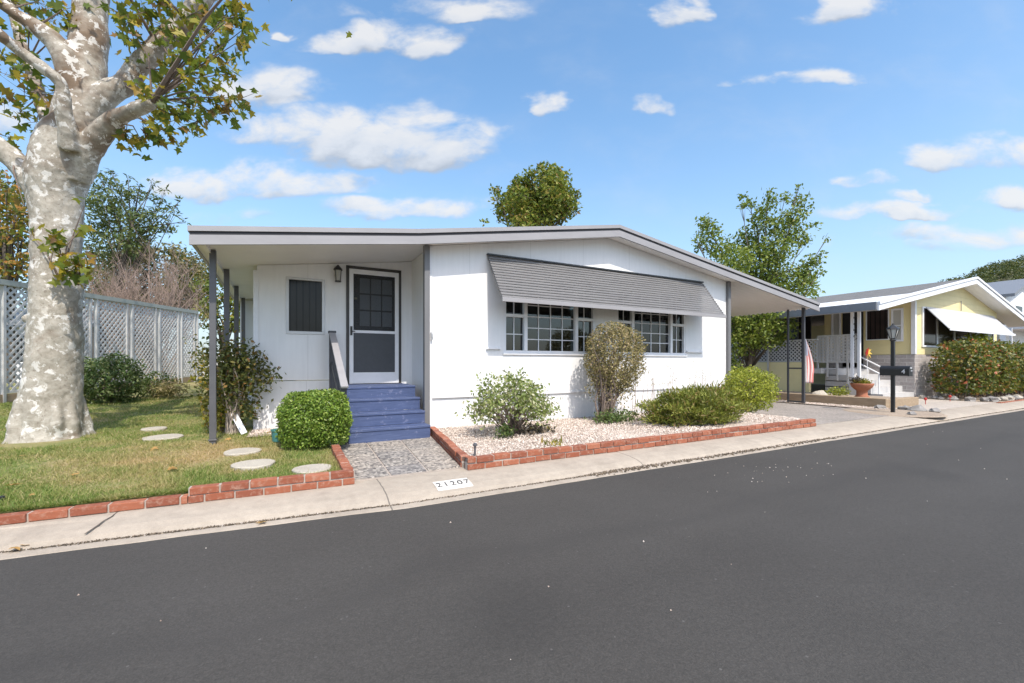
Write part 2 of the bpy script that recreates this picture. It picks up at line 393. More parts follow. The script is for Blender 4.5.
    base = ramp(nt, [(0.35, (0.26, 0.235, 0.195)), (0.5, (0.41, 0.385, 0.34)), (0.65, (0.56, 0.53, 0.485))], n1.outputs[0]).outputs[0]
    col = mixc(nt, 0.55, base, mixc(nt, 0.45, plates, pl2))
    col = mixc(nt, 1.0, col, (0.87, 0.85, 0.81), 'MULTIPLY')
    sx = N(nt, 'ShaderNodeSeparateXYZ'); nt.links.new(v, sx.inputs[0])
    hi = mth(nt, 'MULTIPLY', mth(nt, 'SUBTRACT', sx.outputs[2], 3.7, clamp=True), 0.16, clamp=True)  # browner with height: brown bark, plus crown shade put into the colour
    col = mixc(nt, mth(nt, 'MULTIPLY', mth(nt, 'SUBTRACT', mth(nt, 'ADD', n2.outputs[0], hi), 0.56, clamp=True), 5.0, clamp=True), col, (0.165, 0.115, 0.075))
    n4 = noise(nt, v, 26, 4, 0.65)
    col = mixc(nt, mth(nt, 'MULTIPLY', mth(nt, 'GREATER_THAN', n4.outputs[0], 0.62), 0.55), col, (0.16, 0.125, 0.10))
    n5 = noise(nt, v, 7, 5, 0.7, 0.4)
    col = mixc(nt, mth(nt, 'MULTIPLY', mth(nt, 'GREATER_THAN', n5.outputs[0], 0.57), 0.75), col, (0.66, 0.64, 0.60))
    nt.links.new(col, b.inputs['Base Color']); b.inputs['Roughness'].default_value = 0.85
    bump(nt, b, mth(nt, 'ADD', mth(nt, 'MULTIPLY', vo.outputs['Color'], 0.35), n1.outputs[0]), 0.45, 0.012)
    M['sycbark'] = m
    M['brown_bark'] = pm('flaking_brown_bark', (0.22, 0.15, 0.10), (0.12, 0.08, 0.055), 14, 0.95, 0.9, 30)
    # fence, neighbours
    M['lattice'] = pm('white_lattice_paint', (0.54, 0.525, 0.505), (0.44, 0.43, 0.41), 4, 0.6, 0.1)
    M['fence_cap'] = pm('grey_green_beam', (0.30, 0.32, 0.29), (0.24, 0.26, 0.23), 5, 0.7, 0.1)
    def lap(name, c, pitch):
        m, nt, b = new_mat(name)
        v = wpos(nt)
        sx = N(nt, 'ShaderNodeSeparateXYZ'); nt.links.new(v, sx.inputs[0])
        f = mth(nt, 'FRACT', mth(nt, 'DIVIDE', sx.outputs[2], pitch))
        n = noise(nt, v, 3, 4)
        col = mixc(nt, n.outputs[0], c, tuple(x * 0.85 for x in c))
        nt.links.new(col, b.inputs['Base Color']); b.inputs['Roughness'].default_value = 0.55
        bump(nt, b, mth(nt, 'SUBTRACT', 1.0, f), 1.0, 0.025)
        return m
    M['yellow'] = lap('yellow_lap_siding', (0.80, 0.675, 0.35), 0.2)
    M['white_lap'] = lap('white_lap_siding', (0.70, 0.71, 0.72), 0.2)
    m, nt, b = new_mat('grey_block')
    v = wpos(nt)
    sx = N(nt, 'ShaderNodeSeparateXYZ'); nt.links.new(v, sx.inputs[0])
    cb = N(nt, 'ShaderNodeCombineXYZ')
    nt.links.new(mth(nt, 'ADD', sx.outputs[0], sx.outputs[1]), cb.inputs[0]); nt.links.new(sx.outputs[2], cb.inputs[1])
    br = N(nt, 'ShaderNodeTexBrick')
    br.inputs['Color1'].default_value = (0.40, 0.36, 0.34, 1); br.inputs['Color2'].default_value = (0.33, 0.295, 0.28, 1)
    br.inputs['Mortar'].default_value = (0.50, 0.47, 0.44, 1)
    br.inputs['Scale'].default_value = 1.0; br.inputs['Brick Width'].default_value = 0.4; br.inputs['Row Height'].default_value = 0.13
    br.inputs['Mortar Size'].default_value = 0.008
    nt.links.new(cb.outputs[0], br.inputs[0])
    n = noise(nt, v, 25, 4)
    nt.links.new(mixc(nt, 0.35, br.outputs[0], ramp(nt, [(0.3, 0.3), (0.7, 0.7)], n.outputs[0]).outputs[0], 'OVERLAY'), b.inputs['Base Color'])
    b.inputs['Roughness'].default_value = 0.9
    bump(nt, b, mth(nt, 'SUBTRACT', n.outputs[0], br.outputs['Fac']), 0.5, 0.01)
    M['block'] = m
    M['shingle'] = pm('grey_shingle', (0.17, 0.165, 0.16), (0.10, 0.098, 0.095), 5, 0.95, 0.8, 30, fine=0.4)
    M['grey_fascia'] = pm('blue_grey_fascia', (0.19, 0.20, 0.22), (0.16, 0.17, 0.185), 5, 0.5)
    M['step_grey'] = pm('grey_step_concrete', (0.50, 0.49, 0.48), (0.42, 0.41, 0.40), 3, 0.85, 0.2)
    M['timber'] = pm('weathered_beam', (0.36, 0.27, 0.18), (0.24, 0.175, 0.11), 4, 0.9, 0.5, 40, stretch=(4, 1, 4))
    M['terracotta'] = pm('terracotta', (0.38, 0.15, 0.08), (0.28, 0.10, 0.055), 9, 0.8, 0.2)
    M['dark_interior'] = pm('dark_screen', (0.012, 0.012, 0.013), (0.02, 0.018, 0.017), 3, 0.5)
    M['maroon_glass'] = glass_mat('dark_picture_window', (0.045, 0.022, 0.018), 0.02, 0.12, 0.14)
    M['marking'] = pm('white_marking_paint', (0.66, 0.64, 0.60), (0.52, 0.49, 0.44), 30, 0.8, 0.2, 120)
    M['black_paint'] = pm('black_stencil', (0.03, 0.03, 0.03), (0.10, 0.095, 0.09), 40, 0.8)
    M['red'] = pm('red_plastic', (0.45, 0.03, 0.02), None, 8, 0.5)
    M['petal'] = pm('yellow_plastic', (0.62, 0.40, 0.05), None, 8, 0.5)
    M['teal'] = pm('teal_plastic', (0.06, 0.20, 0.19), None, 8, 0.5)
    m, nt, b = new_mat('faded_flag_cloth')
    sx = N(nt, 'ShaderNodeSeparateXYZ'); tc = N(nt, 'ShaderNodeTexCoord')
    nt.links.new(tc.outputs['UV'], sx.inputs[0])
    st = mth(nt, 'GREATER_THAN', mth(nt, 'FRACT', mth(nt, 'MULTIPLY', sx.outputs[0], 5.5)), 0.5)
    canton = mth(nt, 'MULTIPLY', mth(nt, 'LESS_THAN', sx.outputs[0], 0.46), mth(nt, 'GREATER_THAN', sx.outputs[1], 0.62))
    col = mixc(nt, st, (0.60, 0.22, 0.20), (0.72, 0.68, 0.65))
    col = mixc(nt, canton, col, (0.36, 0.38, 0.46))
    nt.links.new(col, b.inputs['Base Color']); b.inputs['Roughness'].default_value = 0.9
    M['flag'] = m
build_materials()

# ------------------------------------------------------------------ mesh helpers
class MB:
    def __init__(s):
        s.v, s.f = [], []
    def add(s, vs, fs):
        o = len(s.v)
        s.v += [tuple(p) for p in vs]
        s.f += [tuple(i + o for i in f) for f in fs]
        return s
    def box(s, x0, x1, y0, y1, z0, z1):
        return s.add([(x0, y0, z0), (x1, y0, z0), (x1, y1, z0), (x0, y1, z0), (x0, y0, z1), (x1, y0, z1), (x1, y1, z1), (x0, y1, z1)],
                     [(0, 3, 2, 1), (4, 5, 6, 7), (0, 1, 5, 4), (1, 2, 6, 5), (2, 3, 7, 6), (3, 0, 4, 7)])
    def obox(s, a, b, w, h, up=(0, 0, 1)):
        """Bar from a to b, w wide across, h thick along up."""
        a, b = Vector(a), Vector(b)
        d = (b - a).normalized(); u = Vector(up)
        x = d.cross(u)
        if x.length < 1e-5:
            x = d.cross(Vector((1, 0, 0)))
        x.normalize(); u = x.cross(d).normalized()
        vs = []
        for p in (a, b):
            for i, j in ((-1, -1), (1, -1), (1, 1), (-1, 1)):
                vs.append(p + x * (i * w / 2) + u * (j * h / 2))
        return s.add(vs, [(0, 1, 2, 3), (7, 6, 5, 4), (0, 4, 5, 1), (1, 5, 6, 2), (2, 6, 7, 3), (3, 7, 4, 0)])
    def prism(s, poly, axis, a, b):
        """Extrude a polygon (list of 2D) along axis 'x' or 'y' from a to b."""
        n = len(poly)
        def mk(p, t):
            return (t, p[0], p[1]) if axis == 'x' else ((p[0], t, p[1]) if axis == 'y' else (p[0], p[1], t))
        vs = [mk(p, a) for p in poly] + [mk(p, b) for p in poly]
        fs = [tuple(range(n)), tuple(range(2 * n - 1, n - 1, -1))] + [(i, i + n, (i + 1) % n + n, (i + 1) % n) for i in range(n)]
        return s.add(vs, fs)
    def tube(s, pts, radii, n=8, cap=True):
        pts = [Vector(p) for p in pts]
        if not isinstance(radii, (list, tuple)):
            radii = [radii] * len(pts)
        rings = []
        ref = Vector((0.31, 0.77, 0.55))
        vs, fs = [], []
        for i, p in enumerate(pts):
            d = (pts[min(i + 1, len(pts) - 1)] - pts[max(i - 1, 0)])
            if d.length < 1e-7:
                d = Vector((0, 0, 1))
            d.normalize()
            x = d.cross(ref)
            if x.length < 0.1:
                x = d.cross(Vector((1, 0, 0)))
            x.normalize(); y = d.cross(x)
            for k in range(n):
                t = 2 * math.pi * k / n
                vs.append(p + (x * math.cos(t) + y * math.sin(t)) * radii[i])
        for i in range(len(pts) - 1):
            for k in range(n):
                fs.append((i * n + k, i * n + (k + 1) % n, (i + 1) * n + (k + 1) % n, (i + 1) * n + k))
        if cap:
            fs.append(tuple(range(n - 1, -1, -1)))
            fs.append(tuple((len(pts) - 1) * n + k for k in range(n)))
        return s.add(vs, fs)
    def lathe(s, c, prof, n=16):
        vs, fs = [], []
        for r, z in prof:
            for k in range(n):
                t = 2 * math.pi * k / n
                vs.append((c[0] + r * math.cos(t), c[1] + r * math.sin(t), c[2] + z))
        for i in range(len(prof) - 1):
            for k in range(n):
                fs.append((i * n + k, i * n + (k + 1) % n, (i + 1) * n + (k + 1) % n, (i + 1) * n + k))
        fs.append(tuple(range(n - 1, -1, -1))); fs.append(tuple((len(prof) - 1) * n + k for k in range(n)))
        return s.add(vs, fs)
    def build(s, name, mat, parent=None, base=None, smooth=False, bevel=0.0):
        return mesh_obj(name, s.v, s.f, mat, parent, base, smooth, bevel)

def text_mesh(name, cu):
    t = bpy.data.objects.new(name, cu); COL.objects.link(t)
    dg = bpy.context.evaluated_depsgraph_get()
    me = bpy.data.meshes.new_from_object(t.evaluated_get(dg))
    bpy.data.objects.remove(t)
    o = bpy.data.objects.new(name, me); COL.objects.link(o)
    return o

ORIGIN = {}
def org(o):
    return ORIGIN.get(o.name, Vector((0, 0, 0)))

def link(name, me, mat, parent=None, base=None):
    o = bpy.data.objects.new(name, me)
    COL.objects.link(o)
    if mat is not None:
        me.materials.append(mat)
    if parent is not None:
        o.parent = parent
        ORIGIN[o.name] = org(parent).copy()
    else:
        o.location = base if base is not None else (0, 0, 0)
        ORIGIN[o.name] = Vector(base) if base is not None else Vector((0, 0, 0))
    return o

def mesh_obj(name, v, f, mat, parent=None, base=None, smooth=False, bevel=0.0):
    off = org(parent) if parent is not None else Vector(base or (0, 0, 0))
    me = bpy.data.meshes.new(name)
    me.from_pydata([(p[0] - off[0], p[1] - off[1], p[2] - off[2]) for p in v], [], f)
    me.update()
    bm = bmesh.new(); bm.from_mesh(me)
    bmesh.ops.recalc_face_normals(bm, faces=bm.faces)
    bm.to_mesh(me); bm.free()
    if smooth:
        me.polygons.foreach_set('use_smooth', [True] * len(me.polygons))
    o = link(name, me, mat, parent, base)
    if bevel:
        b = o.modifiers.new('bevel', 'BEVEL'); b.width = bevel; b.segments = 2; b.limit_method = 'ANGLE'; b.angle_limit = rad(40)
    return o

def np_mesh(name, verts, loops, sizes, mat, parent=None, base=None):
    off = np.array(org(parent) if parent is not None else Vector(base or (0, 0, 0)))
    me = bpy.data.meshes.new(name)
    verts = np.asarray(verts, dtype=np.float32) - off.astype(np.float32)
    me.vertices.add(len(verts)); me.vertices.foreach_set('co', verts.ravel())
    me.loops.add(len(loops)); me.loops.foreach_set('vertex_index', np.asarray(loops, dtype=np.int32))
    me.polygons.add(len(sizes))
    st = np.concatenate(([0], np.cumsum(sizes)[:-1]))
    me.polygons.foreach_set('loop_start', st.astype(np.int32))
    me.polygons.foreach_set('loop_total', np.asarray(sizes, dtype=np.int32))
    me.update(calc_edges=True)
    return link(name, me, mat, parent, base)

def tag(o, label, cat, group=None, kind=None):
    o['label'] = label; o['category'] = cat
    if group: o['group'] = group
    if kind: o['kind'] = kind
    return o

def empty(name, loc, label, cat, group=None):
    o = bpy.data.objects.new(name, None)
    COL.objects.link(o)
    o.location = loc
    o.empty_display_size = 0.2
    ORIGIN[o.name] = Vector(loc)
    return tag(o, label, cat, group)

def struct(o, kind='structure'):
    o['kind'] = kind
    return o

# leaves --------------------------------------------------------------------
OVAL = (np.array([(0, 0, 0), (.42, .27, .05), (1, 0, -.06), (.42, -.27, .05)]), [(0, 1, 2), (0, 2, 3)])
NEEDLE = (np.array([(0, 0, 0), (.5, .09, .03), (1, 0, 0), (.5, -.09, .03)]), [(0, 1, 2), (0, 2, 3)])
MAPLE = (np.array([(0, 0, 0), (.02, .34, .03), (.26, .22, .05), (.42, .52, -.05), (.55, .2, .04), (1.0, 0, -.12), (.55, -.2, .04), (.42, -.52, -.05), (.26, -.22, .05), (.02, -.34, .03)]),
         [(0, 1, 2), (0, 2, 4), (2, 3, 4), (0, 4, 5), (0, 5, 6), (0, 6, 8), (6, 7, 8), (0, 8, 9)])
NEEDLE2 = (np.array([(0, 0, 0), (.4, .16, .04), (1, 0, -.08), (.4, -.16, .04)]), [(0, 1, 2), (0, 2, 3)])
CLUMP = (np.array([(0, 0, 0), (.4, .42, .12), (.9, .25, -.1), (1.0, -.2, .1), (.5, -.45, -.12)]), [(0, 1, 2), (0, 2, 3), (0, 3, 4)])

def leaves(P, size, shape=OVAL, up=0.4, out=None, fwd=None, rng=RNG, droop=0.0):
    P = np.asarray(P, dtype=float); n = len(P)
    nor = rng.normal(size=(n, 3))
    nor /= np.linalg.norm(nor, axis=1)[:, None]
    nor = nor + np.array([0, 0, up])
    if out is not None:
        nor = nor + out
    nor /= np.linalg.norm(nor, axis=1)[:, None] + 1e-9
    f = rng.normal(size=(n, 3)) if fwd is None else fwd + rng.normal(size=(n, 3)) * 0.35
    f[:, 2] -= droop
    f = f - nor * np.sum(f * nor, axis=1)[:, None]
    f /= np.linalg.norm(f, axis=1)[:, None] + 1e-9
    r = np.cross(nor, f)
    s = (np.asarray(size) * rng.uniform(0.65, 1.25, n))[:, None, None]
    T, faces = shape
    V = P[:, None, :] + s * (T[None, :, 0:1] * f[:, None, :] + T[None, :, 1:2] * r[:, None, :] + T[None, :, 2:3] * nor[:, None, :])
    k = len(T)
    fl = np.concatenate([np.array(q) for q in faces])
    loops = (np.arange(n)[:, None] * k + fl[None, :]).ravel()
    sizes = np.tile([len(q) for q in faces], n)
    return V.reshape(-1, 3), loops, sizes

def leaf_obj(name, P, size, mat, parent, **kw):
    v, l, s = leaves(P, size, **kw)
    return np_mesh(name, v, l, s, mat, parent)

def ball(n, rng=RNG):
    d = rng.normal(size=(n, 3)); d /= np.linalg.norm(d, axis=1)[:, None]
    return d

def shell(c, r, n, power=2.0, inner=0.55, bumpy=0.12, rng=RNG, flat_bottom=None, seed=None):
    """Points through the outer part of a lumpy super-ellipsoid; returns points and outward directions."""
    d = ball(n, rng)
    k = (np.abs(d) ** power).sum(axis=1) ** (-1.0 / power)
    ph = (seed if seed is not None else rng.uniform(0, 9))
    lump = 1 + bumpy * (np.sin(d[:, 0] * 7 + ph) * np.cos(d[:, 1] * 6 - ph) + 0.7 * np.sin(d[:, 2] * 9 + d[:, 0] * 5 + ph * 2))
    t = inner + (1 - inner) * rng.uniform(0, 1, n) ** 0.6
    q = d * (k * lump * t)[:, None]
    P = np.array(c) + q * np.array(r)
    if flat_bottom is not None:
        m = P[:, 2] > flat_bottom
        return P[m], d[m]
    return P, d

def stems(mb, base, targets, r0=0.012, wob=0.06, n=5, seg=4):
    base = Vector(base)
    for t in targets:
        t = Vector(t)
        pts, rr = [], []
        for i in range(seg + 1):
            a = i / seg
            p = base.lerp(t, a)
            p.z += 0.25 * (t - base).length * math.sin(a * math.pi) * 0.35
            if 0 < i < seg:
                p += Vector((random.uniform(-wob, wob), random.uniform(-wob, wob), random.uniform(-wob, wob) * 0.5))
            pts.append(p); rr.append(r0 * (1 - 0.7 * a))
        mb.tube(pts, rr, n)

# ------------------------------------------------------------------ world: sky with clouds
def build_world():
    w = bpy.data.worlds.new('World'); S.world = w
    w.use_nodes = True
    nt = w.node_tree
    bg = nt.nodes['Background']
    sky = N(nt, 'ShaderNodeTexSky', sky_type='NISHITA')
    sky.sun_disc = False
    sky.sun_elevation = rad(SUN_EL); sky.sun_rotation = rad(180 + SUN_OFF)
    sky.altitude = 200; sky.air_density = 1.0; sky.dust_density = 2.2; sky.ozone_density = 1.6
    tc = N(nt, 'ShaderNodeTexCoord')
    d = tc.outputs['Generated']
    sx = N(nt, 'ShaderNodeSeparateXYZ'); nt.links.new(d, sx.inputs[0])
    # clouds sit on a plane-like layer towards the north-east half of the sky
    fw = mth(nt, 'ADD', mth(nt, 'MULTIPLY', sx.outputs[0], CA), mth(nt, 'MULTIPLY', sx.outputs[1], SA))
    rt = mth(nt, 'SUBTRACT', mth(nt, 'MULTIPLY', sx.outputs[0], SA), mth(nt, 'MULTIPLY', sx.outputs[1], CA))
    fwc = mth(nt, 'MAXIMUM', fw, 0.05)
    az0 = mth(nt, 'DIVIDE', rt, fwc)
    el0 = mth(nt, 'DIVIDE', sx.outputs[2], fwc)
    # broad warp gives ragged outlines
    def warp(el_shift):
        cb = N(nt, 'ShaderNodeCombineXYZ')
        el = mth(nt, 'ADD', el0, el_shift)
        nt.links.new(az0, cb.inputs[0]); nt.links.new(mth(nt, 'MULTIPLY', el, 1.7), cb.inputs[1])
        n1 = noise(nt, cb.outputs[0], 5.0, 9, 0.56, 0.3)
        n2 = noise(nt, cb.outputs[0], 32.0, 7, 0.65, 0.4)
        n3 = noise(nt, cb.outputs[0], 6.0, 4, 0.55)
        sp = N(nt, 'ShaderNodeSeparateColor'); nt.links.new(n3.outputs['Color'], sp.inputs[0])
        return el, n1.outputs[0], n2.outputs[0], sp
    clouds = [  # centre x, y, half width, half height, weight
        (385, 146, 112, 42, 1.25), (300, 136, 90, 30, 1.0), (258, 186, 112, 22, 1.0), (405, 208, 100, 15, .75), (272, 94, 72, 28, .95),
        (385, 44, 76, 26, .95), (430, 13, 115, 17, .62), (552, 111, 26, 16, .95), (645, 108, 33, 15, .9), (676, 14, 31, 24, .9),
        (845, 10, 58, 22, .95), (790, 84, 70, 11, .85), (985, 158, 80, 24, 1.0), (862, 182, 34, 13, .85), (900, 200, 26, 10, .75),
        (885, 215, 90, 12, .8), (1010, 203, 52, 19, 1.0), (945, 240, 120, 18, .6), (280, 37, 18, 11, .6), (1120, 120, 70, 30, .9),
        (-60, 120, 90, 40, .8), (560, -90, 150, 40, .8), (215, 215, 60, 10, .4)]
    HEIGHT = []
    def density(el_shift):
        el, n1, n2, sp = warp(el_shift)
        azw = mth(nt, 'ADD', az0, mth(nt, 'MULTIPLY', mth(nt, 'SUBTRACT', sp.outputs[0], 0.5), 0.30))
        elw = mth(nt, 'ADD', el, mth(nt, 'MULTIPLY', mth(nt, 'SUBTRACT', sp.outputs[1], 0.5), 0.09))
        cur = None; num = den = None
        for cx, cy, rx, ry, wt in clouds:
            caz, cel, ra, re = (cx - CX) / F, (HY - cy) / F, rx / F, ry / F
            a = mth(nt, 'DIVIDE', mth(nt, 'SUBTRACT', azw, caz), ra)
            e = mth(nt, 'DIVIDE', mth(nt, 'SUBTRACT', elw, cel), re)
            # flatter below than above
            e2 = mth(nt, 'MAXIMUM', e, mth(nt, 'MULTIPLY', e, -1.7))
            q = mth(nt, 'ADD', mth(nt, 'MULTIPLY', a, a), mth(nt, 'MULTIPLY', e2, e2))
            m = mth(nt, 'MULTIPLY', mth(nt, 'SUBTRACT', 1.25, q, clamp=True), wt)
            cur = m if cur is None else mth(nt, 'SMOOTH_MAX', cur, m, 0.15)
            me_ = mth(nt, 'MULTIPLY', m, e)
            num = me_ if num is None else mth(nt, 'ADD', num, me_)
            den = mth(nt, 'ADD', m, 0.001) if den is None else mth(nt, 'ADD', den, m)
        nn = mth(nt, 'ADD', mth(nt, 'MULTIPLY', mth(nt, 'SUBTRACT', n1, 0.5), 4.2), mth(nt, 'MULTIPLY', mth(nt, 'SUBTRACT', n2, 0.5), 0.35))
        HEIGHT.append(mth(nt, 'DIVIDE', num, den))
        return mth(nt, 'ADD', cur, mth(nt, 'MULTIPLY', nn, mth(nt, 'MINIMUM', mth(nt, 'MULTIPLY', cur, 2.0), 1.0)))
    d0 = density(0.0)
    d1 = density(0.045)
    mask = mth(nt, 'SMOOTHSTEP' if False else 'MULTIPLY', mth(nt, 'SUBTRACT', d0, 0.0, clamp=True), 0.80, clamp=True)
    mask = mth(nt, 'MULTIPLY', mth(nt, 'MULTIPLY', mask, mask), mth(nt, 'SUBTRACT', 3.0, mth(nt, 'MULTIPLY', mask, 2.0)))
    mask = mth(nt, 'MULTIPLY', mask, mth(nt, 'GREATER_THAN', fw, 0.1))
    mask = mth(nt, 'MULTIPLY', mask, 0.96)
    shade = mth(nt, 'ADD', mth(nt, 'ADD', 0.48, mth(nt, 'MULTIPLY', HEIGHT[0], 0.55)), mth(nt, 'MULTIPLY', mth(nt, 'SUBTRACT', d0, d1), 0.35), clamp=True)
    ccol = ramp(nt, [(0.1, tuple(CLOUD * x for x in (0.56, 0.61, 0.69))), (0.5, tuple(CLOUD * x for x in (0.86, 0.89, 0.94))), (0.9, tuple(CLOUD * x for x in (1.0, 0.99, 0.98)))], shade).outputs[0]
    # brighter, more saturated sky lifts the fill; horizon haze is mixed into the colour
    hs = N(nt, 'ShaderNodeHueSaturation')
    hs.inputs['Hue'].default_value = 0.492
    hs.inputs['Saturation'].default_value = SKY_SAT; hs.inputs['Value'].default_value = SKY_VAL
    nt.links.new(sky.outputs[0], hs.inputs['Color'])
    pale = mth(nt, 'MULTIPLY', mth(nt, 'POWER', mth(nt, 'SUBTRACT', 1.0, mth(nt, 'MULTIPLY', mth(nt, 'ABSOLUTE', sx.outputs[2]), 1.7), clamp=True), 1.5), 0.62)
    skyc = mixc(nt, pale, hs.outputs[0], (3.9, 4.85, 5.75))
    col = mixc(nt, mask, skyc, ccol)
    nt.links.new(col, bg.inputs['Color'])
    bg.inputs['Strength'].default_value = SKY_STR

SUN_EL, SUN_OFF = 54.4, 2.0
SKY_STR, SKY_SAT, SKY_VAL, CLOUD = 0.15, 1.14, 2.05, 6.3
SUN_STR, EXPO = 5.0, -0.05
build_world()
sun = bpy.data.lights.new('sun', 'SUN')
sun.energy = SUN_STR; sun.angle = rad(0.5); sun.color = (1.0, 0.94, 0.85)
so = bpy.data.objects.new('sun', sun); COL.objects.link(so)
sd = Vector((math.sin(rad(-SUN_OFF)) * math.cos(rad(SUN_EL)), -math.cos(rad(SUN_OFF)) * math.cos(rad(SUN_EL)), math.sin(rad(SUN_EL))))
so.rotation_euler = sd.to_track_quat('Z', 'Y').to_euler()
so.location = (0, -10, 20)

cam = bpy.data.cameras.new('camera'); co = bpy.data.objects.new('camera', cam); COL.objects.link(co)
co.location = CAM
co.rotation_euler = (rad(90), 0, -math.atan2(CA, SA))
cam.sensor_width = 36; cam.sensor_fit = 'HORIZONTAL'
cam.lens = F / 1024 * 36
cam.shift_y = (HY - 341.5) / 1024
cam.clip_start = 0.05; cam.clip_end = 3000
S.camera = co
S.view_settings.view_transform = 'Standard'; S.view_settings.look = 'None'
S.view_settings.exposure = EXPO; S.view_settings.gamma = 1
S.render.engine = 'CYCLES'
try:
    S.cycles.use_denoising = True
    S.cycles.max_bounces = 8; S.cycles.transparent_max_bounces = 12
except Exception:
    pass

# ------------------------------------------------------------------ ground, road, kerb
def grid(name, x0, x1, y0, y1, nx, ny, zf, mat):
    xs = np.linspace(x0, x1, nx + 1); ys = np.linspace(y0, y1, ny + 1)
    v = [(x, y, zf(x, y)) for y in ys for x in xs]
    f = [(j * (nx + 1) + i, j * (nx + 1) + i + 1, (j + 1) * (nx + 1) + i + 1, (j + 1) * (nx + 1) + i) for j in range(ny) for i in range(nx)]
    return mesh_obj(name, v, f, mat, smooth=True)

struct(MB().add([(-900, -900, -.2), (900, -900, -.2), (900, 900, -.2), (-900, 900, -.2)], [(0, 1, 2, 3)]).build('ground', MAT['ground']))
struct(MB().add([(-22, -16, -.12), (90, -16, -.12), (90, -3.14, -.12), (-1.2, -3.14, -.12), (-22, -3.14 + 2.08, -.12), (-60, -1.06, -.12), (-60, -16, -.12)], [(0, 1, 2, 3, 4), (0, 4, 5, 6)]).build('road', MAT['asphalt']))
def bend(x):
    return .10 * max(0.0, -1.2 - x)
def kerb_profile():
    return [(-2.45, -.20), (-2.45, -.018), (-2.62, -.020), (-2.80, -.030), (-2.93, -.050), (-3.01, -.078), (-3.045, -.108), (-3.052, -.126), (-3.062, -.126), (-3.068, -.112), (-3.10, -.110), (-3.165, -.115), (-3.18, -.135), (-3.18, -.20)]
k = MB()
prof = kerb_profile()
nx = 300
xs = [-22 + 82 * i / nx for i in range(nx + 1)]
vs = []
for i, x in enumerate(xs):
    for j, (y, z) in enumerate(prof):
        wob = 0.008 * math.sin(x * 1.7 + j) + random.uniform(-.006, .006) if 3 <= j <= 12 else 0
        vs.append((x, y + wob + bend(x) * (.4 if j < 3 else 1), z))
n = len(prof)
fs = [(i * n + j, i * n + j + 1, (i + 1) * n + j + 1, (i + 1) * n + j) for i in range(nx) for j in range(n - 1)]
kb = mesh_obj('kerb', vs, fs, MAT['concrete'], smooth=False)
struct(kb)
ck = MB()
pk = [(-3.30, -2.36), (-3.315, -2.43), (-3.335, -2.50), (-3.34, -2.57), (-3.37, -2.64), (-3.385, -2.71), (-3.43, -2.79)]
def kz0(y):
    for (ya, za), (yb, zb) in zip(prof[1:-1], prof[2:]):
        if yb <= y <= ya and ya > yb:
            return za + (zb - za) * (y - ya) / (yb - ya)
    return -.1
vs = []
for q, (x, y) in enumerate(pk):
    z = kz0(y - bend(x) * .9) + .007
    w_ = .002 + .0016 * (q % 2) + .0008 * q
    vs += [(x - w_, y, z), (x + w_, y, z)]
ck.add(vs, [(2 * q, 2 * q + 1, 2 * q + 3, 2 * q + 2) for q in range(len(pk) - 1)])
struct(ck.build('kerb_crack', MAT['bark_dark']))
# dirt and crumbs packed in the gutter joint
def crumbs(name, x, y, z, size, mat, kind='stuff', label=None, cat='debris', base=None):
    n = len(x)
    T = np.array([(1, 0, 0), (-.5, .87, 0), (-.5, -.87, 0), (0, 0, .9), (0.1, 0.05, -.4)])
    faces = [(0, 1, 3), (1, 2, 3), (2, 0, 3), (1, 0, 4), (2, 1, 4), (0, 2, 4)]
    a = RNG.uniform(0, 6.28, n); s = size * RNG.uniform(.5, 1.4, n)
    ca, sa = np.cos(a), np.sin(a)
    jit = RNG.uniform(.6, 1.3, (n, 5, 3))
    Tn = T[None] * jit
    vx = (Tn[:, :, 0] * ca[:, None] - Tn[:, :, 1] * sa[:, None]) * s[:, None] + x[:, None]
    vy = (Tn[:, :, 0] * sa[:, None] + Tn[:, :, 1] * ca[:, None]) * s[:, None] + y[:, None]
    vz = Tn[:, :, 2] * s[:, None] + z[:, None]
    V = np.stack([vx, vy, vz], -1).reshape(-1, 3)
    fl = np.array(faces).ravel()
    loops = (np.arange(n)[:, None] * 5 + fl[None]).ravel()
    o = np_mesh(name, V, loops, np.full(n * 6, 3), mat)
    tag(o, label, cat, kind=kind)
    return o
ex = np.concatenate([RNG.uniform(-6, 1, 4200), RNG.normal(1.3, .45, 900), RNG.uniform(.8, 5.5, 3200), RNG.uniform(5, 16, 2200), RNG.normal(9.2, 1.2, 300)])
wid = np.where((ex > .9) & (ex < 6), .028, .012)
ey = -3.056 + RNG.normal(0, 1, len(ex)) * wid + .10 * np.maximum(0, -1.2 - ex)
crumbs('gutter_dirt', ex, ey, np.full(len(ex), -.112), np.where((ex > .9) & (ex < 6), .016, np.where(ex > .8, .012, .008)), MAT['debris'], label='dark dirt and crumbs packed along the kerb gutter', cat='debris')
px_, py_ = RNG.uniform(-4, 9, 60), RNG.uniform(-9, -3.3, 60)
px_ = np.concatenate([px_, RNG.normal(2.9, .5, 40)]); py_ = np.concatenate([py_, RNG.normal(-3.9, .25, 40)])
crumbs('road_grit', px_, py_, np.full(len(px_), -.119), .007, MAT['stone'], label='small pale grit scattered over the asphalt road', cat='grit')

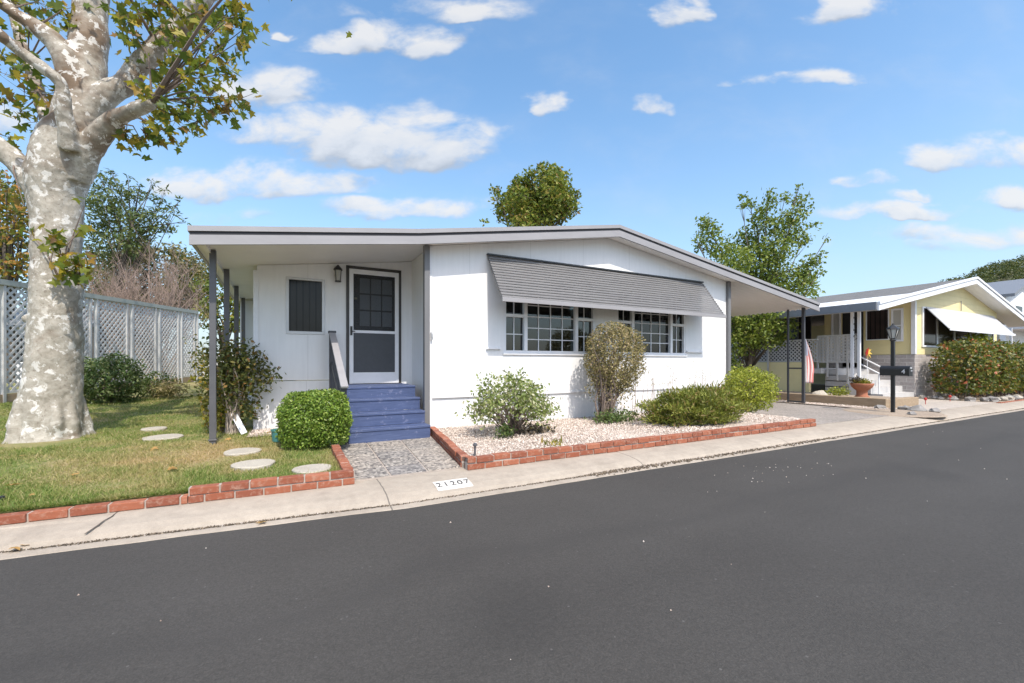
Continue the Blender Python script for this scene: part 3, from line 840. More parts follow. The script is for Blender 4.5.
# lawn
lawn = grid('lawn', -26, -1.62, -2.42, 34, 120, 140, lambda x, y: ground_z(x, y) - .012 + .010 * math.sin(x * 3.1) * math.sin(y * 2.3) - (.022 if x < -2.9 and y < -1.9 else 0), MAT['soil'])
for v_ in lawn.data.vertices:
    v_.co.y += max(0, -2.6 - v_.co.x) * .0433 * max(0, 1 - (v_.co.y + 2.42) / 6)
struct(lawn)
def lawn_blades():
    n = 170000
    # denser close to the street
    x = RNG.uniform(-8.5, -1.66, n)
    y = -2.42 + np.maximum(0, -2.0 - x) * .042 + 10.5 * RNG.uniform(0, 1, n) ** 2.0
    keep = (x > -3.3 - 0.75 * (y + 2.4) - 1.2)
    keep &= ~((x > -2.6) & (y > .75))
    keep &= ~((x + 5.1) ** 2 + (y - 1.35) ** 2 < .40 ** 2)
    for sx_, sy_, r in STONES:
        keep &= ((x - sx_) ** 2 + (y - sy_) ** 2 > (r * .90) ** 2)
    x, y = x[keep], y[keep]; n = len(x)
    z = np.array([ground_z(a, b) for a, b in zip(x, y)]) - .01
    h = RNG.uniform(.018, .042, n) * (1 + .45 * np.sin(x * 5.0 + np.sin(y * 3)) * np.sin(y * 4.1)) * np.where(RNG.uniform(0, 1, n) > .95, 1.7, 1)
    a = RNG.uniform(0, 6.28, n); w = RNG.uniform(.003, .0055, n) * (1 + .10 * np.maximum(0, y))
    lean = RNG.normal(0, .6, (n, 2)) * h[:, None]
    P = np.stack([x, y, z], -1)
    dx = np.stack([np.cos(a) * w, np.sin(a) * w, np.zeros(n)], -1)
    V = np.stack([P - dx, P + dx, P + np.stack([lean[:, 0], lean[:, 1], h], -1)], 1).reshape(-1, 3)
    o = np_mesh('grass', V, np.arange(3 * n), np.full(n, 3), MAT['grass'])
    tag(o, 'patchy green and dry lawn grass in front of the fence', 'grass', kind='stuff')
STONES = [(-3.71, 1.02, .24), (-4.04, 2.11, .17), (-2.62, -.72, .20), (-2.46, -1.55, .205), (-1.92, -2.08, .185)]
lawn_blades()
SLAB = ['oval stepping stone midway between the tree and the grey porch post', 'small far stepping stone half sunk in the lawn beside the porch',
        'stepping stone in the lawn left of the clipped hedge', 'stepping stone between the clipped hedge and the kerb bricks', 'small stepping stone in the corner beside the paved path']
for (sx_, sy_, r), lab in zip(STONES, SLAB):
    zz = ground_z(sx_, sy_)
    m = MB()
    prof = []
    nn = 28
    ph = random.uniform(0, 6)
    ring = lambda rr, z: [(sx_ + rr * (1 + .04 * math.sin(3 * t + ph) + .02 * math.sin(7 * t)) * math.cos(t), sy_ + rr * (1 + .04 * math.sin(3 * t + ph)) * math.sin(t), z) for t in [2 * math.pi * q / nn for q in range(nn)]]
    vs = ring(r, zz - .03) + ring(r, zz + .012) + ring(r * .95, zz + .022)
    fs = [(i, (i + 1) % nn, nn + (i + 1) % nn, nn + i) for i in range(nn)] + [(nn + i, nn + (i + 1) % nn, 2 * nn + (i + 1) % nn, 2 * nn + i) for i in range(nn)] + [tuple(2 * nn + i for i in range(nn))]
    m.add(vs, fs)
    tag(m.build('stepping_stone', MAT['step_stone'], base=(sx_, sy_, zz)), lab, 'stepping stone', 'stepping stones across the lawn')

# gravel beds
def gravel(name, fx, n, label, floor_poly, zf, size=.0135):
    x, y = fx(n)
    z = np.array([zf(a, b) for a, b in zip(x, y)]) + .006
    crumbs(name, x, y, z, size, MAT['stone'], label=label, cat='gravel')
    struct(MB().add([(p[0], p[1], zf(*p)) for p in floor_poly], [tuple(range(len(floor_poly)))]).build('gravel_bed', MAT['gravel_floor']))
def front_bed(n):
    y = RNG.uniform(-2.44, -.02, n); x = RNG.uniform(-.40, 6.62, n)
    k = x > -.04 - .37 * ((-.12 - y) / 2.57) + .05
    k &= ~((y < -2.3) & (x > 6.3))
    return x[k], y[k]
gravel('gravel', front_bed, 24000, 'pale pinkish gravel filling the brick edged bed under the awning', [(-.36, -2.45), (6.45, -2.45), (6.65, -.01), (.0, -.01)], lambda x, y: .062 + .03 * math.sin(x * 1.3) ** 2 * max(0, min(1, -y)))
def recess_bed(n):
    return RNG.uniform(-2.62, -1.5, n), RNG.uniform(.55, 1.22, n)
gravel('gravel', recess_bed, 1500, 'small patch of pale gravel at the foot of the porch wall', [(-2.65, .5), (-1.5, .5), (-1.5, 1.24), (-2.65, 1.24)], lambda x, y: .063)
def drive_strip(n):
    y = RNG.uniform(-1.9, 5, n); x = 10.72 + RNG.uniform(0, .55, n) - .0 * y
    return x, y
gravel('gravel', drive_strip, 3500, 'white gravel strip beside the driveway below the low wall', [(10.7, -1.95), (11.28, -1.95), (11.28, 5), (10.7, 5)], lambda x, y: .01)

# paved path, driveway, neighbour walkway
m = MB()
for i in range(3):
    for j in range(5):
        y0, y1 = -2.44 + j * .40, -2.44 + j * .40 + .382
        xl = lambda y: -1.60; xr = lambda y: -.46 + .37 * (y + 2.69) / 2.57 - .01
        a0, a1 = i / 3, (i + 1) / 3
        P = lambda a, y: xl(y) + (xr(y) - xl(y)) * a
        g = .010
        t = random.uniform(-.002, .002)
        v4 = [(P(a0, y0) + g, y0), (P(a1, y0) - g, y0), (P(a1, y1) - g, y1), (P(a0, y1) + g, y1)]
        m.add([(p[0], p[1], -.04) for p in v4] + [(p[0], p[1], .004 + t) for p in v4], [(0, 1, 2, 3), (4, 5, 6, 7), (0, 1, 5, 4), (1, 2, 6, 5), (2, 3, 7, 6), (3, 0, 4, 7)])
struct(m.build('path', MAT['paver'], bevel=.003))
struct(MB().box(-1.62, -.0, -2.445, 1.2, -.1, -.005).build('path_base', MAT['mortar']))
struct(MB().box(6.66, 10.69, -2.445, 16, -.1, -.012).build('driveway', MAT['driveway']))
struct(MB().box(10.70, 70, -2.446, 30, -.1, -.024).build('yard', MAT['yard']))
struct(MB().box(11.35, 16.2, -2.444, -.55, -.09, -.012).build('walkway', MAT['walk']))

# brick edgings
def brick_run(mb, mo, a, b, z0, courses, bl=.205, bw=.095, bh=.06, gap=.012, shift=0.0, wear=0.0):
    a, b = Vector((*a, 0)), Vector((*b, 0))
    d = (b - a); L = d.length; d.normalize(); nrm = Vector((-d.y, d.x, 0))
    for c in range(courses):
        t = -((shift + (.5 * (bl + gap) if c % 2 else 0)) % (bl + gap))
        while t < L - .02:
            s0, s1 = max(0, t), min(L, t + bl)
            if s1 - s0 > .03:
                z = z0 + c * (bh + gap) + random.uniform(-.004, .004)
                off = nrm * random.uniform(-.006, .006)
                p = [a + d * s0 - nrm * bw / 2 + off, a + d * s1 - nrm * bw / 2 + off, a + d * s1 + nrm * bw / 2 + off, a + d * s0 + nrm * bw / 2 + off]
                e = .006
                mb.add([(q.x, q.y, z) for q in p] + [(q.x, q.y, z + bh) for q in p], [(3, 2, 1, 0), (4, 5, 6, 7), (0, 1, 5, 4), (1, 2, 6, 5), (2, 3, 7, 6), (3, 0, 4, 7)])
            t += bl + gap
    w2 = bw / 2 - .012
    p = [a - nrm * w2, b - nrm * w2, b + nrm * w2, a + nrm * w2]
    zt = z0 + courses * (bh + gap) - gap - .004
    mo.add([(q.x, q.y, z0 - .05) for q in p] + [(q.x, q.y, zt) for q in p], [(3, 2, 1, 0), (4, 5, 6, 7), (0, 1, 5, 4), (1, 2, 6, 5), (2, 3, 7, 6), (3, 0, 4, 7)])
e = empty('brick_edging', (-2.6, -2.52, 0), 'red brick edging between the lawn and the kerb with short return', 'brick edging', 'red brick edgings')
mb, mo = MB(), MB()
brick_run(mb, mo, (-12, -2.06), (-2.885, -2.455), -.016, 1, bl=.215, bh=.062)
brick_run(mb, mo, (-2.88, -2.455), (-1.575, -2.50), -.020, 2, shift=.1)
brick_run(mb, mo, (-1.62, -2.44), (-1.60, -1.0), -.020, 2)
mb.build('brick', MAT['brick'], e, bevel=.006); mo.build('mortar', MAT['mortar'], e)
e = empty('brick_edging', (3, -2.52, 0), 'long red brick edging holding the pale gravel bed', 'brick edging', 'red brick edgings')
mb, mo = MB(), MB()
brick_run(mb, mo, (-.415, -2.52), (6.5, -2.50), -.015, 2)
brick_run(mb, mo, (-.40, -2.45), (-.03, -.10), -.015, 2, shift=.04)
mb.build('brick', MAT['brick'], e, bevel=.006); mo.build('mortar', MAT['mortar'], e)

# painted house number on the kerb
a = at_z(432, 489, -.04); b_ = at_z(472, 484, -.04)
e = empty('address_marking', (-.68, -2.86, -.03), 'white painted kerb panel with black house number 21207', 'address marking')
pl = MB()
X0, X1, Y0_, Y1_ = -.885, -.525, -2.985, -2.80
def kz(y):
    for (ya, za), (yb, zb) in zip(prof_k[:-1], prof_k[1:]):
        if yb <= y <= ya:
            return za + (zb - za) * (y - ya) / (yb - ya)
    return -.1
prof_k = [(-2.45, -.018), (-2.62, -.020), (-2.80, -.030), (-2.93, -.050), (-3.01, -.078), (-3.045, -.108)]
yy = [-2.80, -2.86, -2.93, -2.985]
vs = [(x, y, kz(y) + .004) for y in yy for x in (X0, X1)]
pl.add(vs, [(2 * i, 2 * i + 1, 2 * i + 3, 2 * i + 2) for i in range(3)])
po = pl.build('painted_panel', MAT['marking'], e)
for i, ch in enumerate('21207'):
    cu = bpy.data.curves.new('digit', 'FONT'); cu.body = ch; cu.size = .118; cu.extrude = .0004
    cu.align_x = 'CENTER'; cu.align_y = 'CENTER'
    cu.materials.append(MAT['black_paint'])
    o = text_mesh('digit', cu)
    o.parent = e
    o.location = (X0 + (i + .5) * (X1 - X0) / 5 + .68, (-2.895 + 2.86), kz(-2.895) + .0085 + .03)
    o.rotation_euler = (rad(13), 0, 0)

# ------------------------------------------------------------------ main house
house = empty('mobile_home', (3.75, 0, 0), 'white single storey mobile home with grey trim, striped awning and carport', 'house')
XL, XP, XR, XK = -3.20, 3.76, 11.06, -.32
ZL, ZP, ZR, ZK = 2.85, 3.91, 2.83, 3.23
def ztop(x):
    pts = [(XL, ZL), (XK, ZK), (XP, ZP), (XR, ZR)]
    for (xa, za), (xb, zb) in zip(pts[:-1], pts[1:]):
        if x <= xb or xb == XR:
            return za + (zb - za) * (x - xa) / (xb - xa)
def band(mb, xs, t, b, y0, y1):
    for xa, xb in zip(xs[:-1], xs[1:]):
        mb.prism([(xa, ztop(xa) - b), (xb, ztop(xb) - b), (xb, ztop(xb) - t), (xa, ztop(xa) - t)], 'y', y0, y1)
YF = -.345
r = MB()
band(r, [XL, XK, XP, 7.6], .006, .062, YF + .02, 18)
band(r, [7.6, XR], .006, .062, YF + .02, 4.2)
roof = r.build('roof', MAT['roofing'], house)
r = MB(); band(r, [XL - .02, XK, XP, XR + .02], 0, .066, YF, YF + .019); r.box(XL - .02, XL + .002, YF + .02, 18, ZL - .07, ZL); r.box(XR, XR + .02, YF + .02, 4.2, ZR - .07, ZR - .003)
r.build('drip_edge', MAT['light_trim'], roof)
r = MB(); band(r, [XL, XK, XP, XR], .066, .112, YF + .02, YF + .05); r.build('shadow_gap', MAT['dark_gap'], roof)
r = MB(); band(r, [XL - .005, XK, XP, XR + .005], .112, .235, YF + .006, YF + .045)
r.box(XL - .006, XL + .03, YF + .046, 5.3, ZL - .20, ZL - .075)
r.build('fascia', MAT['light_trim'], roof)
# side beam under the porch eave and carport header
r = MB(); r.box(XL + .10, XL + .16, YF + .05, 5.2, ZL - .215, ZL - .09); r.build('porch_beam', MAT['soffit'], roof)
s = MB(); band(s, [XL + .03, XK, XP, 7.62], .170, .185, YF + .046, 1.3)
band(s, [XL + .03, -2.5], .170, .185, 1.3, 5.25)
s.build('soffit', MAT['soffit'], house)
# carport sheet with small corrugations running across the slope
v, f = [], []
ys = np.arange(YF + .046, 4.2, .0375)
for i, y in enumerate(ys):
    o_ = .020 * math.sin(2 * math.pi * i / 4)
    for x in (7.62, XR - .06):
        v.append((x, y, ztop(x) - .150 + o_)); v.append((x, y, ztop(x) - .146 + o_))
for i in range(len(ys) - 1):
    q = i * 4
    f += [(q, q + 2, q + 6, q + 4), (q + 1, q + 5, q + 7, q + 3), (q + 2, q + 3, q + 7, q + 6), (q, q + 4, q + 5, q + 1)]
mesh_obj('carport_ceiling', v, f, MAT['soffit'], house, smooth=True)

WIN = [(1.34, 3.41), (3.99, 6.06)]
WZ0, WZ1 = 1.335, 2.74
m = MB()
def under(x):
    return ztop(x) - .192
xs = [0, WIN[0][0], WIN[0][1], WIN[1][0], WIN[1][1], 7.54]
for i in range(5):
    if i in (1, 3):
        m.box(xs[i], xs[i + 1], 0, .11, .58, WZ0); m.box(xs[i], xs[i + 1], 0, .11, WZ1, 2.98)
    else:
        m.box(xs[i], xs[i + 1], 0, .11, .58, 2.98)
m.prism([(0, 2.98), (7.54, 2.98), (7.54, under(7.54)), (XP, under(XP)), (0, under(0))], 'y', 0, .11)
m.box(.0, .11, .11, 1.25, -.05, under(0)); m.box(7.43, 7.54, .11, 18, .58, under(7.54))
m.build('front_wall', MAT['siding'], house)
m = MB(); m.box(.0, 7.54, .018, .11, -.06, .565); m.box(7.44, 7.525, .12, 18, -.06, .575)
m.build('skirting', MAT['siding'], house)
MB().box(-.0, 7.545, -.014, .03, .566, .60).build('skirt_trim', MAT['white_paint'], house)
# recessed porch wall
YR = 1.25
WX0, WX1, WZa, WZb = -2.13, -1.53, 1.64, 2.60
DX0, DX1, DZ0, DZ1 = -1.15, -.235, .775, 2.86
m = MB()
for x0, x1, z0, z1 in ((-2.55, WX0, .86, 2.60), (WX0, WX1, .86, WZa), (WX1, DX0, .86, 2.60), (DX0, DX1, .2, DZ0), (DX1, -.0, .2, 2.60)):
    m.box(x0, x1, YR, YR + .1, z0, z1)
m.prism([(-2.55, 2.60), (DX0, 2.60), (DX0, under(DX0)), (-2.55, under(-2.55))], 'y', YR, YR + .1)
m.prism([(DX0, DZ1), (DX1, DZ1), (DX1, under(DX1)), (DX0, under(DX0))], 'y', YR, YR + .1)
m.prism([(DX1, 2.60), (0, 2.60), (0, under(0)), (XK, under(XK)) if XK > DX1 else (DX1 + .001, under(DX1)), (DX1, under(DX1))], 'y', YR, YR + .1)
m.box(-2.55, -2.45, YR + .1, 5.3, .86, 2.66)
m.build('porch_wall', MAT['siding'], house)
m = MB(); m.box(-2.53, DX0, YR + .022, YR + .1, -.06, .845); m.box(-2.53, -2.45, YR + .11, 5.3, -.06, .85)
m.build('skirting', MAT['siding'], house)
m = MB(); m.box(XL + .13, -2.45, 5.3, 5.4, -.05, ZL - .19); m.build('porch_end_wall', MAT['siding'], house)
MB().box(-2.6, -2.53, YR - .012, YR + .03, -.05, 2.66).build('corner_trim', MAT['white_paint'], house)
# grey corner boards
for nm, x0, x1 in (('corner_board', -.145, -.055), ('corner_board', 7.50, 7.60)):
    MB().box(x0, x1, -.07, .02, .05, under(x0 if x0 < 0 else x1) + .004).build(nm, MAT['grey_trim'], house, bevel=.004)
MB().box(-.055, -.001, -.012, .05, -.02, under(-.1)).build('corner_trim', MAT['white_paint'], house)
m = MB(); m.box(-.03, .0, -.06, -.015, 1.53, 1.66); m.box(-.02, -.005, -.085, -.06, 1.56, 1.63)
m.build('outlet_box', MAT['alu'], house, bevel=.004)

def front_window(x0, x1):
    m = MB(); e_ = .045
    y0, y1 = .004, .07
    m.box(x0, x1, y0, y1, WZ0, WZ0 + e_); m.box(x0, x1, y0, y1, WZ1 - e_, WZ1)
    m.box(x0, x0 + e_, y0, y1, WZ0 + e_, WZ1 - e_); m.box(x1 - e_, x1, y0, y1, WZ0 + e_, WZ1 - e_)
    ma, mb_ = x0 + .455, x1 - .455
    for c in (ma, mb_):
        m.box(c - .035, c + .035, y0 - .006, y1, WZ0 + e_, WZ1 - e_)
    for a_, b2 in ((x0 + e_, ma - .035), (mb_ + .035, x1 - e_)):
        m.box(a_, b2, y0 + .004, y1 - .01, 1.99, 2.045)
    w = m.build('window', MAT['white_paint'], house, bevel=.003)
    MB().box(x0 + .01, x1 - .01, .072, .076, WZ0 + .01, WZ1 - .01).build('pane', MAT['clear_glass'], w)
    bl2 = MB(); xx = x0 - .05
    while xx < x1 + .05:
        if (xx - x0) % .9 < .62:
            a2 = random.uniform(.3, .6)
            bl2.obox((xx, .22, WZ0 - .1), (xx, .22, WZ1 + .1), .085, .003, (math.sin(a2), math.cos(a2), 0))
        xx += .085
    bl2.build('blinds', MAT['blind'], w)
    rm2 = MB(); rm2.box(x0 - .2, x1 + .2, 1.15, 1.2, WZ0 - .6, WZ1 + .2); rm2.box(x0 - .2, x1 + .2, .115, 1.15, WZ1 + .1, WZ1 + .2); rm2.box(x0 - .2, x1 + .2, .115, 1.15, WZ0 - .7, WZ0 - .6)
    rm2.build('room', MAT['interior'], w)
    g = MB(); t = .008
    def bars(a_, b2, nc, zz):
        for i in range(1, nc):
            x = a_ + (b2 - a_) * i / nc
            g.box(x - t, x + t, .056, .0705, WZ0 + e_, WZ1 - e_)
        for z in zz:
            g.box(a_, b2, .058, .0700, z - t, z + t)
    zz = [WZ0 + e_ + .213 * i for i in range(1, 7)]
    bars(x0 + e_, ma - .035, 2, [WZ0 + e_ + .30])
    bars(ma + .035, mb_ - .035, 4, zz)
    bars(mb_ + .035, x1 - e_, 2, [WZ0 + e_ + .30])
    g.build('grille', MAT['white_paint'], w)
    MB().box(x0 - .03, x1 + .03, -.03, .003, WZ0 - .035, WZ0 - .002).build('sill', MAT['white_paint'], w, bevel=.004)
for a_, b2 in WIN:
    front_window(a_, b2)
# porch window
m = MB()
for x0, x1, z0, z1 in ((WX0, WX1, WZa, WZa + .05), (WX0, WX1, WZb - .04, WZb), (WX0, WX0 + .045, WZa + .05, WZb - .04), (WX1 - .045, WX1, WZa + .05, WZb - .04)):
    m.box(x0, x1, YR - .015, YR + .05, z0, z1)
w = m.build('window', MAT['alu'], house, bevel=.003)
MB().box(WX0 + .01, WX1 - .01, YR + .03, YR + .04, WZa + .01, WZb - .01).build('pane', MAT['glass_blind'], w)

# screen door with the panelled door behind it
m = MB()
for x0, x1, z0, z1 in ((DX0, DX1, DZ1 - .02, DZ1 + .03), (DX0 - .03, DX0 + .015, DZ0 + .0, DZ1 + .03), (DX1 - .015, DX1 + .03, DZ0, DZ1 + .03)):
    m.box(x0, x1, YR - .02, YR + .02, z0, z1)
door = m.build('screen_door', MAT['brown_door'], house)
m = MB(); f0 = .07
a_, b2, z0, z1 = DX0 + .02, DX1 - .02, DZ0 + .005, DZ1 - .025
m.box(a_, a_ + f0, YR - .035, YR - .005, z0, z1); m.box(b2 - f0, b2, YR - .035, YR - .005, z0, z1)
m.box(a_ + f0, b2 - f0, YR - .035, YR - .005, z1 - .085, z1); m.box(a_ + f0, b2 - f0, YR - .035, YR - .005, z0, z0 + .20)
zc = z0 + (z1 - z0) * .455
m.box(a_ + f0, b2 - f0, YR - .035, YR - .005, zc - .025, zc + .025)
m.build('frame', MAT['white_paint'], door, bevel=.004)
MB().box(a_ + f0, b2 - f0, YR - .022, YR - .018, zc + .02, z1 - .08).build('insect_screen', MAT['screen'], door)
MB().box(a_ + f0, b2 - f0, YR - .024, YR - .016, z0 + .20, zc - .02).build('lower_panel', MAT['screen_grille'], door)
m = MB(); m.box(DX0, DX1, YR + .06, YR + .09, DZ0, DZ1); m.build('inner_door', MAT['brown_door'], door)
m = MB()
for i in range(3):
    for j in range(3):
        cx = a_ + .19 + i * .20; cz = zc + .11 + j * .30
        m.box(cx, cx + .175, YR + .048, YR + .059, cz, cz + .27)
m.build('door_lite', MAT['lite'], door)
m = MB(); m.box(a_ + .015, a_ + .05, YR - .055, YR - .036, zc - .07, zc + .09)
m.tube([(a_ + .03, YR - .05, zc), (a_ + .03, YR - .09, zc), (a_ + .09, YR - .09, zc)], .009, 6); m.build('handle', MAT['black_metal'], door)
MB().lathe((a_ + .115, YR + .03, zc + .60), [(.0, -.02), (.028, -.012), (.028, .012), (.0, .02)], 10).build('knob', MAT['brass'], door)
m = MB(); m.box(DX0 - .04, DX1 + .04, YR - .06, YR - .0, DZ0 - .03, DZ0); m.build('threshold', MAT['brown_door'], door)

# porch lantern
lamp = MB(); lx, ly = -1.325, YR - .10
lamp.box(lx - .045, lx + .045, YR - .02, YR - .002, 2.68, 2.84)
lamp.tube([(lx, YR - .02, 2.80), (lx, ly, 2.82)], .012, 8)
lamp.lathe((lx, ly, 2.765), [(.075, 0), (.07, .03), (.03, .075), (.012, .095), (.0, .10)], 8)
lamp.lathe((lx, ly, 2.565), [(.05, 0), (.055, .015), (.045, .02)], 8)
for t in range(4):
    q = math.pi / 4 + t * math.pi / 2
    lamp.tube([(lx + .05 * math.cos(q), ly + .05 * math.sin(q), 2.58), (lx + .068 * math.cos(q), ly + .068 * math.sin(q), 2.77)], .006, 5)
w = lamp.build('porch_lantern', MAT['black_metal'], house)
MB().lathe((lx, ly, 2.58), [(.042, 0), (.058, .185)], 8).build('lantern_glass', MAT['bulb_glass'], w)

# striped window awning
AX0, AX1 = 1.0, 6.62
ya, za, yb, zb = -.02, 3.05, -.60, 2.235
m = MB(); ns = 15
dirv = Vector((0, yb - ya, zb - za)); L = dirv.length; dirv.normalize()
nrm = Vector((0, -dirv.z, dirv.y)); nrm = nrm if nrm.y < 0 else -nrm
for i in range(ns):
    t0 = L * (i + .02) / ns; t1 = L * (i + .985) / ns
    p0 = Vector((0, ya, za)) + dirv * t0 - nrm * .010
    p1 = Vector((0, ya, za)) + dirv * t1 + nrm * .012
    t_ = .004
    m.prism([(p0.y, p0.z), (p1.y, p1.z), (p1.y - nrm.y * 0, p1.z - .014), (p1.y + .004, p1.z - .013), (p0.y + .004, p0.z - .004)], 'x', AX0, AX1)
aw = m.build('awning', MAT['awning'], house)
MB().box(AX0 - .01, AX1 + .01, yb - .035, yb - .003, zb - .075, zb - .006).build('awning_lip', MAT['light_trim'], aw, bevel=.004)
MB().box(AX0 - .005, AX1 + .005, -.05, -.001, za, za + .028).build('awning_top_rail', MAT['black_metal'], aw)
for x in (AX0 + .012, AX1 - .012):
    MB().obox((x, ya - .005, za - .03), (x, yb, zb - .02), .02, .02, (1, 0, 0)).build('awning_arm', MAT['rail_dark'], aw)
for xa, xb in ((AX0 - .02, AX0 + .26), (AX1 - .55, AX1 - .02)):
    m = MB(); m.box(xa, xb, -.045, -.022, 1.395, 1.425); m.box(xa + .01, xa + .03, -.022, -.001, 1.38, 1.44); m.box(xb - .03, xb - .01, -.022, -.001, 1.38, 1.44)
    m.build('awning_bracket', MAT['white_paint'], aw)

# porch posts and carport ladder post
for i, y in enumerate((-.05, 1.55, 3.30, 5.1)):
    m = MB(); x = -2.99
    gz = ground_z(x, y)
    if i == 0:
        p = at_z(201, 446, gz); x, y = -3.02, .18
    m.box(x - .038, x + .038, y - .038, y + .038, gz - .05, ztop(x) - .19)
    m.box(x - .05, x + .05, y - .05, y + .05, gz + .035, gz + .055)
    if i == 0:
        m.box(x - .055, x - .038, y - .03, y + .02, .52, .58)
    m.build('porch_post', MAT['post'], house, bevel=.004)
m = MB(); x = 10.78
m.box(x - .035, x + .035, -.10, -.03, -.02, ztop(x) - .17); m.box(x - .022, x + .022, .33, .375, -.02, ztop(x) - .17)
m.box(x - .02, x + .02, -.03, .33, .03, .07); m.box(x - .015, x + .015, -.03, .33, .98, 1.02)
m.build('carport_post', MAT['rail_dark'], house, bevel=.003)

# ------------------------------------------------------------------ front steps
st = empty('front_steps', (-.8, .2, 0), 'four blue painted wooden steps up to the screen door with a grey handrail', 'steps')
X0, X1 = -1.36, -.17
for kx in range(4):
    y0 = -.47 + .28 * kx
    z1 = .195 * (kx + 1) - (.012 if kx == 3 else 0)
    ye = 1.22 if kx == 3 else y0 + .28
    x1 = X1 - (.0 if kx < 1 else 0)
    m = MB(); m.box(X0 + .004, x1 - .004, y0 + .012, y0 + .035, z1 - .195 + (.002 if kx else -.01), z1 - .036); m.build('riser', MAT['blue'], st)
    m = MB()
    if kx == 3:
        for q in range(5):
            ya_ = y0 + q * (ye - y0) / 5
            m.box(X0, x1, ya_ + .002, ya_ + (ye - y0) / 5 - .003, z1 - .036, z1)
    else:
        m.box(X0, x1, y0, y0 + .138, z1 - .036, z1); m.box(X0, x1, y0 + .142, y0 + .291, z1 - .036, z1 - .001)
    m.build('tread', MAT['blue'], st, bevel=.006)
m = MB()
m.prism([(-.44, 0.0), (1.2, 0.0), (1.2, .73), (.40, .73), (.40, .53), (.12, .53), (.12, .34), (-.16, .34), (-.16, .145), (-.44, .145)], 'x', X0 + .01, X0 + .03)
m.build('stringer', MAT['rail_dark'], st)
m = MB(); x = -1.43
m.box(x - .045, x + .045, 1.02, 1.11, 0.05, 1.66); m.box(x - .06, x + .06, 1.0, 1.13, 1.66, 1.70)
m.box(x - .04, x + .04, -.52, -.43, .02, .82)
m.obox((x, -.30, .52), (x, 1.02, 1.12), .03, .09)
for t in (.2, .4, .6, .8):
    y = -.47 + 1.53 * t; z = .86 + .80 * t
    m.box(x - .016, x + .016, y - .016, y + .016, .19 + .5 * t, z - .05)
hr = m.build('handrail', MAT['rail_dark'], st, bevel=.004)
MB().obox((x, -.60, .815), (x, 1.06, 1.68), .10, .035).build('top_rail', MAT['light_trim'], hr, bevel=.005)

# ------------------------------------------------------------------ sycamore
def tube_path(pts, d0):
    """(px, py, half width in px[, depth shift]) -> world points and radii."""
    P, R = [], []
    for q in pts:
        d = d0 + (q[3] if len(q) > 3 else 0)
        P.append(at_d(q[0], q[1], d)); R.append(.94 * q[2] / F * d / math.sqrt(1 + ((q[0] - CX) / F) ** 2))
    return P, R
def smooth_path(P, R, sub=4):
    out, rr = [], []
    n = len(P)
    for i in range(n - 1):
        p0, p1, p2, p3 = P[max(i - 1, 0)], P[i], P[i + 1], P[min(i + 2, n - 1)]
        for j in range(sub):
            t = j / sub
            out.append(.5 * ((2 * p1) + (p2 - p0) * t + (2 * p0 - 5 * p1 + 4 * p2 - p3) * t * t + (3 * p1 - p0 - 3 * p2 + p3) * t ** 3))
            rr.append(R[i] + (R[i + 1] - R[i]) * t)
    out.append(P[-1]); rr.append(R[-1])
    return out, rr
D = 6.35
base = at_d(50, 438, D); base.z = .05
syc = empty('sycamore_tree', base, 'thick pale mottled sycamore trunk with spreading limbs on the lawn', 'tree')
trunk_px = [(48, 452, 55), (49, 441, 47), (50, 430, 41), (51, 405, 36), (54, 370, 32.5), (56, 330, 30.5), (57, 290, 29.5), (57, 250, 28.5), (57, 220, 29.5), (57, 195, 33), (59, 172, 37), (63, 150, 35), (70, 128, 29)]
limbs_px = [
    [(46, 205, 20), (32, 178, 19), (14, 160, 17, -.1), (-8, 143, 17, -.2), (-36, 118, 15, -.4), (-75, 70, 12, -.6), (-110, 10, 8, -.8)],
    [(66, 175, 30), (75, 130, 30), (82, 92, 27, .1), (88, 50, 23, .2), (92, 0, 20, .3), (97, -60, 14, .5), (110, -150, 9, .6)],
    [(76, 178, 20), (94, 142, 16, -.1), (112, 122, 12, -.2), (128, 113, 10, -.3), (143, 106, 9, -.4), (152, 101, 7, -.45)],
    [(84, 118, 20), (106, 94, 16, .1), (126, 84, 14, .2), (139, 66, 13, .25), (158, 46, 13, .3), (184, 22, 12, .4), (206, -6, 11, .5), (242, -55, 8, .6), (275, -120, 5, .7)],
    [(70, 150, 13, -.25), (65, 115, 10, -.4), (61, 86, 9.5, -.5), (45, 69, 9.5, -.6), (22, 53, 9, -.7), (-2, 34, 8.5, -.9), (-32, 8, 7, -1.1)],
    [(80, 100, 20), (62, 52, 16, -.1), (36, 27, 13, -.2), (9, 9, 10, -.3), (-22, -20, 9, -.4), (-60, -80, 6, -.5)],
    [(52, 165, 12, .3), (50, 130, 10, .5), (40, 98, 9, .7), (28, 62, 8, .9), (15, 20, 7, 1.1), (2, -50, 5, 1.3)],
]
m = MB()
P, R = smooth_path(*tube_path(trunk_px, D))
P[0].z = -.12
m.tube(P, R, 40)
for lb in limbs_px:
    P, R = smooth_path(*tube_path(lb, D), 5)
    m.tube(P, R, 20)
